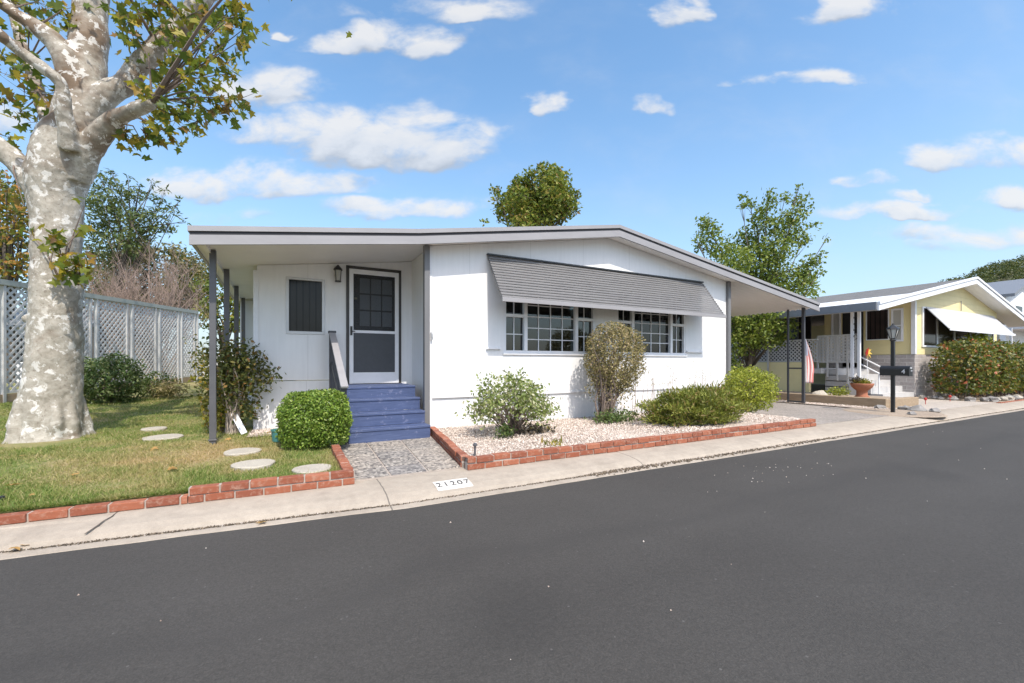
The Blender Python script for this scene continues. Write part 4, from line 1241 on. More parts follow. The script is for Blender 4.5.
# burl and old wounds
for q in range(7):
    a = q * .93 + .35 + .3 * math.sin(q * 3); ca_, sa_ = math.cos(a), math.sin(a)
    L_ = random.uniform(.40, .52)
    c0 = Vector((base.x, base.y, 0))
    m.tube([c0 + Vector((ca_ * .30, sa_ * .30, .62)), c0 + Vector((ca_ * .36, sa_ * .36, .26)), c0 + Vector((ca_ * (L_ - .12), sa_ * (L_ - .12), .04)), c0 + Vector((ca_ * (L_ + .02), sa_ * (L_ + .02), -.10))], [.06, .09, .10, .07], 12)
for bx, by, br, dd in ((26, 318, 4.5, -.12),):
    c = at_d(bx, by, D + dd); rr = br / F * D
    m.lathe((c.x, c.y, c.z - rr), [(rr * math.sin(q * math.pi / 8) + .001, rr * (1 - math.cos(q * math.pi / 8))) for q in range(9)], 14)
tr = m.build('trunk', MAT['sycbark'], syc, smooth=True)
rm = tr.modifiers.new('remesh', 'REMESH'); rm.mode = 'VOXEL'; rm.voxel_size = .022; rm.use_smooth_shade = True
sm = tr.modifiers.new('smooth', 'SMOOTH'); sm.factor = .5; sm.iterations = 12
tx = bpy.data.textures.new('bark_lumps', 'CLOUDS'); tx.noise_scale = .33; tx.noise_depth = 3
dp = tr.modifiers.new('lumps', 'DISPLACE'); dp.texture = tx; dp.strength = .062; dp.mid_level = .5; dp.texture_coords = 'LOCAL'
tx2 = bpy.data.textures.new('bark_fine', 'CLOUDS'); tx2.noise_scale = .055; tx2.noise_depth = 2
dp = tr.modifiers.new('fine', 'DISPLACE'); dp.texture = tx2; dp.strength = .010; dp.mid_level = .5; dp.texture_coords = 'LOCAL'
dg = bpy.context.evaluated_depsgraph_get()
me2 = bpy.data.meshes.new_from_object(tr.evaluated_get(dg))
tr.modifiers.clear(); tr.data = me2
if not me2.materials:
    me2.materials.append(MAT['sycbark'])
# twigs and leaves of the sycamore
tw = MB()
cl = []
right_leaf = [(128, 22), (146, 12), (160, 26), (172, 62), (192, 42), (210, 30), (230, 18), (238, 42), (202, 66), (214, 92), (226, 74), (182, 88), (160, 108), (178, 118), (197, 122), (150, 124), (140, 138), (126, 136), (205, 8), (168, 4), (118, 12), (186, 104), (164, 78), (150, 94), (222, 52), (245, 28), (236, 2), (190, 18), (175, 38), (208, 110), (190, 74), (134, 44), (142, 96), (168, 134), (214, 20), (225, 106), (242, 98)]
left_leaf = [(14, 76), (24, 92), (40, 72), (20, 112), (36, 122), (10, 138), (46, 24), (30, 14), (20, 32), (62, 10), (52, 36), (6, 60), (28, 60), (48, 106), (4, 100), (38, 2), (12, 2), (70, 26), (56, 92)]
for (px, py) in right_leaf:
    cl.append((px, py, 7.6, 22, -.35 + random.uniform(-.35, .55)))
for (px, py) in left_leaf:
    cl.append((px, py, 8.0, 15, random.uniform(-.2, .8)))
for (px, py) in ((70, 262), (60, 255), (82, 268), (54, 246), (73, 274), (66, 270), (78, 258), (52, 236)):
    cl.append((px, py, 6.0, 12, -.50))
for (px, py) in ((84, 206), (82, 228), (24, 205), (28, 232)):
    cl.append((px, py, 4, 3, -.3))
anchors = [at_d(q[0], q[1], D + (q[3] if len(q) > 3 else 0)) for lb in limbs_px for q in lb[2:]] + [at_d(152, 101, D - .45), at_d(60, 280, D - .42), at_d(78, 285, D - .3)]
LP = []
for px, py, rp, nl, dd in cl:
    c = at_d(px, py, D + dd)
    near = min(anchors, key=lambda a: (a - c).length)
    mid = near.lerp(c, .5) + Vector((random.uniform(-.1, .1), random.uniform(-.1, .1), random.uniform(0, .15)))
    tw.tube([near, mid, c], [.016, .010, .004], 5)
    rr = rp / F * D
    g = RNG.normal(size=(nl, 3)) * rr * np.array([.8, .8, .8])
    LP.append(np.array(c) + g)
    for g1 in g[::3]:
        tw.tube([c, c + Vector(g1)], [.004, .002], 4)
# crown above the picture
over = []
for _ in range(95):
    px = random.uniform(-260, 330); py = random.uniform(-330, -25)
    c = at_d(px, py, D + random.uniform(-1.2, 2.2))
    near = min(anchors, key=lambda a: (a - c).length)
    tw.tube([near, near.lerp(c, .5) + Vector((0, 0, .15)), c], [.03, .018, .006], 5)
    LP.append(np.array(c) + RNG.normal(size=(34, 3)) * .30)
tw.build('twigs', MAT['twig'], syc)
LPa = np.concatenate(LP)
leaf_obj('crown', LPa, .135, MAT['lf_syc'], syc, shape=MAPLE, up=.35, droop=.5)

# ------------------------------------------------------------------ lattice fence
fa = Vector((-8.75, 6.15, 0)); fb = Vector((-5.55, 15.6, 0))
fd = (fb - fa).normalized(); FL = (fb - fa).length; fn = Vector((-fd.y, fd.x, 0))
fence = empty('lattice_fence', fa.lerp(fb, .5), 'tall white lattice screen fence with capped beam behind the sycamore', 'fence')
def fz(t):
    p = fa + fd * t
    return ground_z(p.x, p.y)
FH = 2.95
def hit(px):
    r = ray(px, 300)
    # solve CAM + r*k = fa + fd*t in plan
    A = np.array([[r[0], -fd.x], [r[1], -fd.y]]); bvec = np.array([fa.x - CAM[0], fa.y - CAM[1]])
    return np.linalg.solve(A, bvec)[1]
posts = [hit(6) - 2.2, hit(-2), hit(93), hit(129), hit(157), hit(179.5), hit(195.5)]
cap = MB()
p0 = fa + fd * (posts[0] - .1); p1 = fa + fd * (posts[-1] + .1)
cap.obox((p0.x, p0.y, .06 + FH + .02), (p1.x, p1.y, fz(posts[-1]) + FH + .02), .14, .13)
cap.build('cap_beam', MAT['fence_cap'], fence)
pz = lambda t: Vector((fa.x + fd.x * t, fa.y + fd.y * t, fz(t)))
for t in posts:
    for o_ in (-.12, .12):
        p = pz(t + o_)
        mm = MB(); mm.obox((p.x, p.y, p.z - .1), (p.x, p.y, p.z + FH - .05), .085, .07, fd); mm.build('fence_post', MAT['lattice'], fence)
bl_ = MB()
p0, p1 = pz(posts[0]), pz(posts[-1])
bl_.obox((p0.x, p0.y, p0.z + .10), (p1.x, p1.y, p1.z + .10), .05, .20); bl_.build('kick_board', MAT['timber'], fence)
def lattice(mb, O, ux, w, h, sp, sw, th, upv=Vector((0, 0, 1)), nrm=Vector((0, 1, 0))):
    """Two layers of diagonal strips filling w x h from corner O."""
    for sgn, off in ((1, -th * .55), (-1, th * .55)):
        c = -h
        while c < w + h:
            # line x = c + s*y for y in [0,h] clipped to [0,w]
            pts = []
            if sgn == 1:
                y0, y1 = max(0, -c), min(h, w - c); q = [(c + y0, y0), (c + y1, y1)]
            else:
                y0, y1 = max(0, c - w), min(h, c); q = [(c - y0, y0), (c - y1, y1)]
            if y1 - y0 > .04:
                a = O + ux * q[0][0] + upv * q[0][1] + nrm * off; b = O + ux * q[1][0] + upv * q[1][1] + nrm * off
                mb.obox(a, b, th, sw, up=(upv - ux * sgn).normalized())
            c += sp
for ta, tb in zip(posts[:-1], posts[1:]):
    if tb - ta < .5: continue
    mm = MB()
    O = pz(ta + .16); O.z += .24
    w_ = tb - ta - .32
    slope = (fz(tb) - fz(ta)) / (tb - ta)
    lattice(mm, O, (fd + Vector((0, 0, slope))), w_, FH - .32, .185, .055, .008, nrm=fn)
    for zz in (.0, FH - .32):
        mm.obox(O + Vector((0, 0, zz)), O + fd * w_ + Vector((0, 0, zz + slope * w_)), .03, .05)
    mm.build('lattice_panel', MAT['lattice'], fence)

# ------------------------------------------------------------------ shrubs of the front garden
def shrub(name, base, label, P, D_, size, mat, stem_mat=None, stem_n=12, r0=.012, shape=OVAL, up=.3, cat='shrub', group=None, out=.8):
    e = empty(name, base, label, cat, group)
    leaf_obj('foliage', P, size, mat, e, shape=shape, up=up, out=D_ * out if D_ is not None else None)
    if stem_mat is not None:
        m = MB()
        idx = RNG.choice(len(P), min(stem_n, len(P)), replace=False)
        for i in idx:
            b0 = Vector(base) + Vector((random.uniform(-.06, .06), random.uniform(-.06, .06), 0))
            stems(m, b0, [P[i]], r0, .05)
        m.build('stem', stem_mat, e)
    return e
# clipped box hedge
P, D_ = shell((-1.80, -.66, .40), (.44, .39, .38), 24000, 3.3, .55, .05, flat_bottom=.09)
shrub('box_hedge', (-1.80, -.66, .05), 'clipped bright green box hedge beside the blue steps', P, D_, .036, MAT['lf_hedge'], MAT['twig'], 40, .008)
# tall bare-stemmed shrub by the porch post
e = empty('tall_shrub', (-2.87, 1.05, .06), 'tall dark leafy shrub with bare pale stems beside the porch post', 'shrub')
m = MB(); tips = []
for i in range(24):
    a = random.uniform(0, 6.28); rr = random.uniform(.05, .42)
    tp = Vector((-2.84 + rr * math.cos(a) * .85, 1.05 + rr * math.sin(a) * .8, random.uniform(.85, 1.48)))
    b0 = Vector((-2.87 + random.uniform(-.10, .10), 1.05 + random.uniform(-.08, .08), .05))
    stems(m, b0, [tp], .014, .045); tips.append(tp)
m.build('stem', MAT['twig_pale'], e)
LP = []
for tp in tips:
    for q in range(3):
        c = np.array(tp) + RNG.normal(size=3) * .10 - np.array([0, 0, q * .16])
        LP.append(c + RNG.normal(size=(46, 3)) * np.array([.085, .085, .11]))
leaf_obj('foliage', np.concatenate(LP), .07, MAT['lf_dark'], e, up=.2, droop=.3)
P, D_ = shell((-3.02, 1.25, .42), (.30, .25, .38), 900, 2, .3, .2, flat_bottom=.08)
shrub('low_shrub', (-3.02, 1.25, .06), 'small yellowing shrub at the foot of the tall porch shrub', P, D_, .07, MAT['lf_yellow'], MAT['twig'], 16, .006)
P, D_ = shell((-3.28, 1.75, 1.02), (.22, .2, .34), 260, 2, .2, .2)
shrub('yellow_sapling', (-3.25, 1.75, .06), 'thin sapling of yellow leaves left of the porch post', P, D_, .075, MAT['lf_yellow'], MAT['twig'], 12, .007)
# open pale shrub
e = empty('open_shrub', (.85, -1.22, .08), 'open pale leaved shrub with twiggy grey stems in the gravel', 'shrub')
m = MB(); LP = []
for i in range(80):
    d = ball(1)[0]; d[2] = abs(d[2])
    rr = random.uniform(.65, 1.0)
    tp = Vector((.84 + d[0] * .66 * rr, -1.2 + d[1] * .52 * rr, .36 + d[2] * .66 * rr + .0))
    stems(m, Vector((.85 + random.uniform(-.08, .08), -1.22 + random.uniform(-.06, .06), .06)), [tp], .011, .05, seg=5)
    LP.append(np.array(tp) + RNG.normal(size=(42, 3)) * .08)
m.build('stem', MAT['twig'], e)
leaf_obj('foliage', np.concatenate(LP), .06, MAT['lf_pale'], e, up=.3)
P, D_ = shell((1.15, -1.35, .14), (.32, .2, .12), 420, 2, .2, .2, flat_bottom=.07)
shrub('dead_leaf_clump', (1.1, -1.35, .07), 'brown dead leaf clump under the open pale shrub', P, D_, .06, MAT['debris'], None, cat='plant')
P, D_ = shell((.62, -1.42, .16), (.16, .14, .14), 160, 2, .2, .2, flat_bottom=.07)
shrub('low_shrub', (.62, -1.42, .07), 'small green sprout at the foot of the open pale shrub', P, D_, .06, MAT['lf_fence'], None, cat='plant')
# tall clipped topiary
e = empty('topiary_shrub', (3.08, -.72, .08), 'tall egg shaped dusty topiary shrub with exposed trunks before the windows', 'shrub')
tc_ = at_y(615, 357, -.62)
P, D_ = shell((tc_.x, -.62, 1.26), (.64, .46, .68), 11000, 2.2, .55, .05)
leaf_obj('foliage', P, .042, MAT['lf_topiary'], e, up=.3, out=D_ * .7)
P2, D2 = shell((tc_.x - .12, -.65, .78), (.50, .36, .50), 1500, 2.2, .3, .15, flat_bottom=.3)
leaf_obj('foliage', P2, .045, MAT['lf_topiary'], e, up=.3)
m = MB()
for i in range(46):
    tp = P[RNG.integers(len(P))]
    stems(m, Vector((3.05 + random.uniform(-.14, .14), -.72 + random.uniform(-.08, .08), .06)), [tp], .018, .06, seg=5)
m.build('stem', MAT['twig'], e)
P, D_ = shell((3.1, -.95, .16), (.55, .26, .16), 900, 2, .2, .25, flat_bottom=.07)
shrub('ground_cover_plant', (3.1, -.95, .07), 'dark green low plant around the foot of the topiary', P, D_, .06, MAT['lf_fence'], None, cat='plant')
# juniper
e = empty('juniper_shrub', (4.30, -1.72, .08), 'wide low spiky juniper shrub behind the brick edging', 'shrub')
P, D_ = shell((4.30, -1.72, .33), (1.0, .52, .35), 10000, 2.2, .45, .20, flat_bottom=.10, seed=2)
fw = D_ * .6 + np.array([0, 0, .9])
leaf_obj('foliage', P, .10, MAT['lf_juniper'], e, shape=NEEDLE, up=.1, fwd=fw)
P3, _ = shell((4.30, -1.72, .33), (1.0, .52, .35), 6000, 2.2, .6, .20, flat_bottom=.14, seed=2)
leaf_obj('foliage', P3, .05, MAT['lf_juniper'], e, up=.3)
m = MB()
for i in range(60):
    p = P[RNG.integers(len(P))]; stems(m, Vector((4.30 + random.uniform(-.8, .8), -1.72 + random.uniform(-.3, .3), .06)), [p], .010, .05)
m.build('stem', MAT['twig'], e)
# dry flower stalks standing behind the juniper
e = empty('flower_stalks', (5.6, -.55, .08), 'thin dry flower stalks rising between juniper and white wall', 'plant')
m = MB(); tips = []
for i in range(30):
    x = RNG.uniform(3.9, 7.0); y = RNG.uniform(-.85, -.25); h = RNG.uniform(.7, 1.18)
    tp = Vector((x + random.uniform(-.12, .12), y + random.uniform(-.05, .05), h))
    stems(m, (x, y, .06), [tp], .006, .02); tips.append(tp)
m.build('stem', MAT['bare'], e)
leaf_obj('blossoms', np.concatenate([np.array(t) - np.array([0, 0, .1]) + RNG.normal(size=(9, 3)) * np.array([.03, .03, .08]) for t in tips]), .03, MAT['lf_topiary'], e)
P, D_ = shell((3.75, -1.25, .24), (.40, .34, .26), 500, 2, .1, .3, flat_bottom=.07)
shrub('twiggy_shrub', (3.8, -1.2, .07), 'sparse twiggy grey shrub left of the juniper', P, D_, .035, MAT['lf_topiary'], MAT['bare'], 70, .006)
# lime shrub at the carport corner
P, D_ = shell((6.95, -.95, .56), (.66, .5, .50), 6500, 2.2, .5, .12, flat_bottom=.08)
shrub('lime_shrub', (6.95, -.95, .07), 'rounded yellow green shrub at the carport corner', P, D_, .055, MAT['lf_lime'], MAT['twig'], 50, .009)
# dry tufts in the gravel
for i, (px, py, lab) in enumerate(((553, 446, 'straw coloured grass tuft lying in the gravel nearest the brick edging'), (545, 431, 'small yellow green weed in the gravel below the window'))):
    p = at_z(px, py, .07)
    n_ = 60
    P = np.array(p) + RNG.normal(size=(n_, 3)) * np.array([.10, .06, .0]); P[:, 2] = .065
    e = empty('grass_tuft', p, lab, 'grass tuft', 'dry tufts in the gravel bed')
    leaf_obj('leaves', P, .13, MAT['lf_yellow'], e, shape=NEEDLE, fwd=np.tile([0, 0, .5], (n_, 1)) + RNG.normal(size=(n_, 3)) * .6)
# bush by the fence
P, D_ = shell((-5.95, 7.15, .72), (.66, .6, .62), 6000, 2.3, .55, .14, flat_bottom=.16)
shrub('round_bush', (-5.95, 7.15, .16), 'round dark green bush in front of the lattice fence', P, D_, .075, MAT['lf_fence'], MAT['twig'], 40, .012)
P, D_ = shell((-5.3, 8.5, .5), (.5, .5, .40), 1500, 2.2, .4, .2, flat_bottom=.16)
shrub('round_bush', (-5.3, 8.5, .18), 'smaller dark shrub tucked behind the round fence bush', P, D_, .07, MAT['lf_cedar'], MAT['twig'], 20, .01)
# small dry tuft near the fence
p = at_z(168, 396, .25)
P, D_ = shell((p.x, p.y, .42), (.5, .4, .25), 500, 2, .1, .3, flat_bottom=.2)
shrub('dry_clump', (p.x, p.y, .25), 'dry brown ornamental clump at the fence foot', P, D_, .16, MAT['lf_topiary'], None, shape=NEEDLE, cat='plant')

# white board leaning by the tall shrub, hose pot, stakes
m = MB(); a = at_z(246, 433, .07); m.obox((a.x - .02, a.y - .0, .06), (a.x - .19, a.y + .16, .40), .085, .03, (0, -1, .2))
tag(m.build('leaning_board', MAT['white_paint'], base=(a.x, a.y, .06), bevel=.004), 'short white board leaning at the porch wall corner', 'board')
m = MB(); m.lathe((-2.22, -.10, .05), [(.07, 0), (.09, .02), (.10, .15), (.11, .16), (.11, .18), (.09, .18), (.08, .15)], 18)
tag(m.build('hose_pot', MAT['teal'], base=(-2.22, -.10, .05), smooth=False), 'teal plastic pot half hidden left of the clipped hedge', 'pot')
p = at_z(475, 456, .07)
m = MB(); m.tube([(p.x, p.y, .04), (p.x, p.y, .19)], .012, 8); m.lathe((p.x, p.y, .18), [(.012, 0), (.026, .01), (.026, .03), (.01, .045)], 10)
tag(m.build('sprinkler_head', MAT['post'], base=(p.x, p.y, .06)), 'small dark sprinkler riser in the gravel corner', 'sprinkler')
p = at_z(2, 501, .06)
m = MB(); m.tube([(p.x, p.y, .02), (p.x, p.y, .08)], .010, 8); m.lathe((p.x, p.y, .075), [(.010, 0), (.018, .006), (.018, .02), (.01, .026)], 10)
tag(m.build('sprinkler_head', MAT['black_metal'], base=(p.x, p.y, .04)), 'small black sprinkler head in the lawn at the frame edge', 'sprinkler')
# fallen leaves
for px, py, z, sc, lab in ((266, 523, -.113, .085, 'yellow fallen leaf lying on the asphalt by the kerb'), (256, 524, -.113, .045, 'small brown fallen leaf beside the yellow leaf on the asphalt'),
                       (12, 549, -.095, .10, 'large brown curled leaf in the gutter'), (24, 547, -.095, .085, 'tan fallen leaf just right of the curled gutter leaf'), (157, 447.5, .075, .10, 'brown fallen leaf on the lawn by the sycamore'), (6, 487, .085, .09, 'tan fallen leaf in the grass left of the trunk'), (30, 496, .085, .05, 'pale scrap of leaf in the grass above the kerb bricks')):
    p = at_z(px, py, z)
    vv, ll, ss = leaves(np.array([(p.x, p.y, z + .012)]), sc, MAPLE, up=3)
    o = np_mesh('fallen_leaf', vv, ll, ss, MAT['lf_fallen'], base=(p.x, p.y, z))
    tag(o, lab, 'leaf', 'fallen leaves on road and lawn')

for q in range(14):
    x, y = random.uniform(-5.2, -2.3), random.uniform(-2.0, 1.6)
    z = ground_z(x, y) + .022
    vv, ll, ss = leaves(np.array([(x, y, z)]), random.uniform(.05, .085), MAPLE, up=3)
    tag(np_mesh('fallen_leaf', vv, ll, ss, MAT['lf_fallen'], base=(x, y, z)), 'small brown leaf fallen among the lawn blades', 'leaf', 'brown leaves in the lawn')
# ------------------------------------------------------------------ trees behind
def tree(name, label, base, crown, mat, size, per, bark='bark_dark', r0=.16, spread=.42, shape=OVAL, limb_r=.05, group=None, limb_share=1.0, droop=.0, split=None):
    """crown: list of (point, radius). A tapered trunk, limbs to the clumps, leaves through each clump."""
    e = empty(name, base, label, 'tree', group)
    m = MB()
    C0 = np.mean([np.array(c) for c, _ in crown], axis=0)
    zlow = min(c[2] - r for c, r in crown)
    fork = Vector((base[0] * .7 + C0[0] * .3, base[1] * .7 + C0[1] * .3, base[2] + (C0[2] - base[2]) * (split or .55)))
    P, R = smooth_path([Vector(base), Vector(base).lerp(fork, .5) + Vector((.06, .05, 0)), fork, fork.lerp(Vector(C0), .9)], [r0, r0 * .8, r0 * .65, r0 * .2], 4)
    m.tube(P, R, 12)
    LP, LD = [], []
    for c, r in crown:
        c = Vector(c)
        if random.random() < limb_share:
            s_ = P[random.randrange(len(P) // 3, len(P))]
            mid = s_.lerp(c, .5) + Vector((random.uniform(-.2, .2), random.uniform(-.2, .2), random.uniform(0, .3))) * r
            m.tube([s_, mid, c], [limb_r, limb_r * .6, limb_r * .25], 6)
            for q in range(3):
                d = ball(1)[0]; m.tube([c.lerp(mid, .3), c + Vector(d) * r * .8], [limb_r * .25, limb_r * .08], 4)
        n_ = max(6, int(per * r * r))
        d = ball(n_)
        t = RNG.uniform(.15, 1.0, n_) ** .55
        LP.append(np.array(c) + d * t[:, None] * r * np.array([1, 1, .85]) + RNG.normal(size=(n_, 3)) * .05)
        LD.append(d)
    m.build('trunk', MAT[bark], e, smooth=True)
    leaf_obj('crown', np.concatenate(LP), size, MAT[mat], e, shape=shape, up=.35, out=np.concatenate(LD) * .6, droop=droop)
    return e
def clumps(pts, d, dj=.8):
    out = []
    for px, py, rp in pts:
        dd = d + random.uniform(-dj, dj)
        out.append((at_d(px, py, dd), rp / F * dd))
    return out
def fill(poly_fn, n, d, dj, r0, r1):
    out = []
    while len(out) < n:
        px, py = poly_fn()
        dd = d + random.uniform(-dj, dj)
        out.append((at_d(px, py, dd), random.uniform(r0, r1) / F * dd))
    return out
# tree right of the carport roof
def in_ell(cx, cy, rx, ry):
    def f():
        a = random.uniform(0, 6.28); t = math.sqrt(random.random())
        return cx + rx * t * math.cos(a), cy + ry * t * math.sin(a)
    return f
d = 14.8
cr = clumps([(757, 262, 24), (775, 250, 20), (735, 262, 20), (790, 280, 22), (765, 285, 24), (720, 250, 16), (710, 232, 12), (705, 222, 8), (748, 240, 16), (775, 225, 15), (795, 215, 11), (800, 200, 8), (790, 232, 14), (762, 212, 9), (750, 203, 6), (743, 197, 4), (772, 200, 7), (785, 198, 6), (803, 240, 9), (812, 262, 10), (805, 278, 12), (822, 255, 3.5), (826, 240, 3), (728, 276, 18), (697, 240, 5), (700, 247, 6), (812, 205, 3), (799, 187, 3), (768, 192, 3.5), (742, 206, 4), (757, 222, 8), (810, 290, 10), (784, 300, 16), (750, 300, 18), (815, 225, 4), (820, 272, 4)], d, .7)
cr += clumps([(748, 340, 9), (760, 343, 9), (772, 342, 9), (784, 335, 9), (790, 325, 8), (738, 325, 9), (745, 350, 8), (733, 340, 8), (745, 322, 12), (760, 330, 13), (775, 325, 12), (785, 315, 10), (740, 335, 10), (765, 315, 14), (752, 340, 8), (778, 338, 7), (733, 318, 10), (735, 350, 9), (730, 362, 9), (738, 372, 8)], d, .35)
g0 = at_d(744, 390, d + .25)
tree('leafy_tree', 'bright green loose tree rising beyond the carport roof', (g0.x, g0.y, -.05), cr, 'lf_green', .13, 1600, r0=.13, limb_r=.035, split=.35, limb_share=.7)
# round tree above the roof
d = 24
cr = fill(in_ell(537, 200, 36, 26), 34, d, 1.8, 10, 17) + clumps([(520, 182, 9), (538, 172, 9), (553, 172, 8), (560, 182, 8), (500, 200, 9), (502, 212, 9), (572, 208, 9), (575, 195, 7), (496, 190, 6), (484, 222, 3), (545, 166, 5), (565, 175, 5)], d, 1)
g0 = at_d(540, 385, d)
tree('rounded_tree', 'rounded olive green tree showing above the house roof ridge', (g0.x, g0.y, -.1), cr, 'lf_round', .24, 480, r0=.28, limb_r=.06, limb_share=.6)
# dark cedar behind the fence with feathery arms
d = 26
arms = [(165, 190, 4), (175, 212, 5), (180, 200, 3), (168, 228, 8), (152, 182, 4), (184, 222, 3), (120, 215, 22), (105, 205, 18), (138, 222, 16), (150, 215, 8), (160, 210, 6), (172, 206, 4), (100, 190, 10), (110, 182, 7), (122, 190, 10), (135, 195, 9), (148, 196, 6), (158, 200, 5), (112, 172, 4), (100, 176, 6), (130, 240, 16), (110, 240, 18), (95, 225, 16), (145, 235, 10), (155, 228, 6), (165, 218, 4), (92, 250, 14), (120, 260, 16), (90, 200, 10), (128, 178, 3), (140, 184, 3)]
g0 = at_d(112, 378, d)
tree('cedar_tree', 'dark feathery cedar rising behind the fence and sycamore', (g0.x, g0.y, .2), clumps(arms, d, 1.5), 'lf_cedar', .30, 330, r0=.25, shape=NEEDLE2, limb_r=.05)
# left background tree turning colour
d = 17
g0 = at_d(8, 380, d)
tree('autumn_tree', 'green tree with orange leaves behind the fence left of the trunk', (g0.x, g0.y, .2), fill(in_ell(2, 232, 34, 60), 30, d, 1.0, 10, 18), 'lf_autumn', .20, 260, r0=.18)
# low olive mass and light trees at the fence end
d = 30
g0 = at_d(178, 375, d)
tree('olive_tree', 'olive brown bushy tree beyond the fence end near the porch', (g0.x, g0.y, .2), fill(in_ell(184, 286, 26, 26), 22, d, 1.5, 9, 15), 'lf_olive', .27, 170, r0=.2)
d = 27
g0 = at_d(222, 372, d)
tree('leafy_tree', 'green tree seen between the grey porch posts', (g0.x, g0.y, .2), fill(in_ell(222, 300, 24, 34), 24, d, 1.2, 9, 14), 'lf_round', .26, 190, r0=.2)
d = 19
g0 = at_d(72, 378, d)
tree('bushy_tree', 'dark bushy tree directly behind the lattice and trunk', (g0.x, g0.y, .2), fill(in_ell(58, 285, 34, 26), 20, d, .8, 10, 16), 'lf_cedar', .2, 260, r0=.15)
d = 31
g0 = at_d(150, 375, d)
tree('hedge_tree', 'broad olive green tree mass behind the leafless tree', (g0.x, g0.y, .2), fill(in_ell(150, 278, 62, 30), 46, d, 1.6, 10, 16), 'lf_olive', .28, 170, r0=.2)
# bare twiggy tree
def bare_tree(name, label, base, top, h, spread, n1, mat='bare'):
    e = empty(name, base, label, 'tree')
    m = MB(); tips = MB()
    b0 = Vector(base)
    for i in range(n1):
        a = random.uniform(0, 6.28); rr = spread * math.sqrt(random.random())
        tp = b0 + Vector((rr * math.cos(a), rr * math.sin(a), h * random.uniform(.62, 1.0) * (1 - .25 * rr / spread)))
        pts = [b0 + Vector((random.uniform(-.5, .5) * spread * .6, random.uniform(-.5, .5), 0))]
        for q in (.35, .7, 1.0):
            pts.append(pts[0].lerp(tp, q) + Vector((random.uniform(-.2, .2), random.uniform(-.2, .2), random.uniform(-.1, .1))))
        m.tube(pts, [.055, .035, .02, .006], 5)
        for q in range(22):
            t = random.uniform(.35, 1.0)
            s_ = pts[1].lerp(pts[3], (t - .35) / .65)
            d1 = Vector(ball(1)[0]); d1.x *= .55; d1.y *= .55; d1.z = abs(d1.z) * .6 + .55
            L_ = random.uniform(.4, 1.0)
            e1 = s_ + d1 * L_
            tips.tube([s_, e1], [.009, .003], 3, cap=False)
            for w_ in range(3):
                d2 = (d1 + Vector(ball(1)[0]) * .6).normalized()
                s2 = s_.lerp(e1, random.uniform(.4, 1))
                tips.tube([s2, s2 + d2 * L_ * .55], [.005, .002], 3, cap=False)
    m.build('trunk', MAT[mat], e)
    tips.build('twigs', MAT[mat], e)
    return e
d = 20.5
g0 = at_d(148, 378, d)
bare_tree('bare_tree', 'leafless pinkish brown twiggy tree behind the lattice fence', (g0.x, g0.y, .3), None, 6.9, 2.6, 64)
g0 = at_d(108, 378, d - 1)
bare_tree('bare_tree', 'smaller leafless shrub tree between the cedar and the sycamore trunk', (g0.x, g0.y, .3), None, 4.9, 1.2, 18)

# pale neighbour house seen through the lattice
def pale_house():
    p = at_d(120, 378, 24)
    e = empty('pale_house', (-13, 20, .2), 'pale house seen in glimpses through the lattice fence', 'house')
    x0, x1, y0, y1 = -19, -9.6, 17.5, 26
    MB().box(x0, x1, y0, y1, .1, 2.7).build('wall', MAT['white_lap'], e)
    m = MB(); m.prism([(y0 - .5, 2.62), ((y0 + y1) / 2, 3.5), (y1 + .5, 2.62), (y1 + .5, 2.78), ((y0 + y1) / 2, 3.66), (y0 - .5, 2.78)], 'x', x0 - .5, x1 + .5)
    m.build('roof', MAT['grey_fascia'], e)
    for xw in (-18, -15.3, -12.2):
        f_ = MB(); f_.box(xw - .06, xw + 1.56, y0 - .03, y0 - .002, 1.14, 2.36)
        w = f_.build('window', MAT['white_paint'], e); MB().box(xw, xw + 1.5, y0 - .045, y0 - .032, 1.2, 2.3).build('pane', MAT['glass'], w)
    m = MB(); m.box(x1 + .002, x1 + .04, 19, 19.9, .15, 2.2); m.build('door', MAT['grey_fascia'], e)
    f_ = MB(); f_.box(x1 + .002, x1 + .03, 21, 23, 1.1, 2.2); w = f_.build('window', MAT['white_paint'], e); MB().box(x1 + .031, x1 + .04, 21.06, 22.94, 1.16, 2.14).build('pane', MAT['glass'], w)
pale_house()
# low white wall far behind the fence end
wl = at_d(205, 340, 24)
tag(MB().obox((wl.x - 1.2, wl.y - .2, .9), (wl.x + 5.5, wl.y + 2.4, .9), .2, 1.5).build('garden_wall', MAT['siding'], base=(wl.x, wl.y, 0)), 'low pale garden wall beyond the end of the lattice fence', 'wall')

# ------------------------------------------------------------------ yellow neighbour house
yh = empty('yellow_house', (20, -.6, 0), 'yellow neighbouring mobile home with white gable, porch and stairs', 'house')
HX0, HX1, HY0, HY1 = 16.25, 24.0, -.6, 12
RX, RZ, EX, EZ = 20.1, 4.26, 12.7, 2.86
RX2, RZ2 = 26.3, 2.95
YE = -1.05
def yz(x):
    return RZ + (EZ - RZ) * (RX - x) / (RX - EX) if x < RX else RZ + (RZ2 - RZ) * (x - RX) / (RX2 - RX)
m = MB()
m.box(HX0, HX1, HY0, HY0 + .15, 1.44, 3.0)
m.prism([(HX0, 3.0), (HX1, 3.0), (HX1, yz(HX1) - .2), (RX, RZ - .2), (HX0, yz(HX0) - .2)], 'y', HY0, HY0 + .15)
m.box(HX0, HX0 + .15, HY0 + .15, 2.07, 1.44, yz(HX0) - .2)
m.box(HX1 - .15, HX1, HY0 + .15, HY1, .0, 3.2)
m.build('wall', MAT['yellow'], yh)
MB().box(HX0 - .03, HX1 - .1, HY0 - .03, 2.0, -.04, 1.43).build('block_base', MAT['block'], yh)
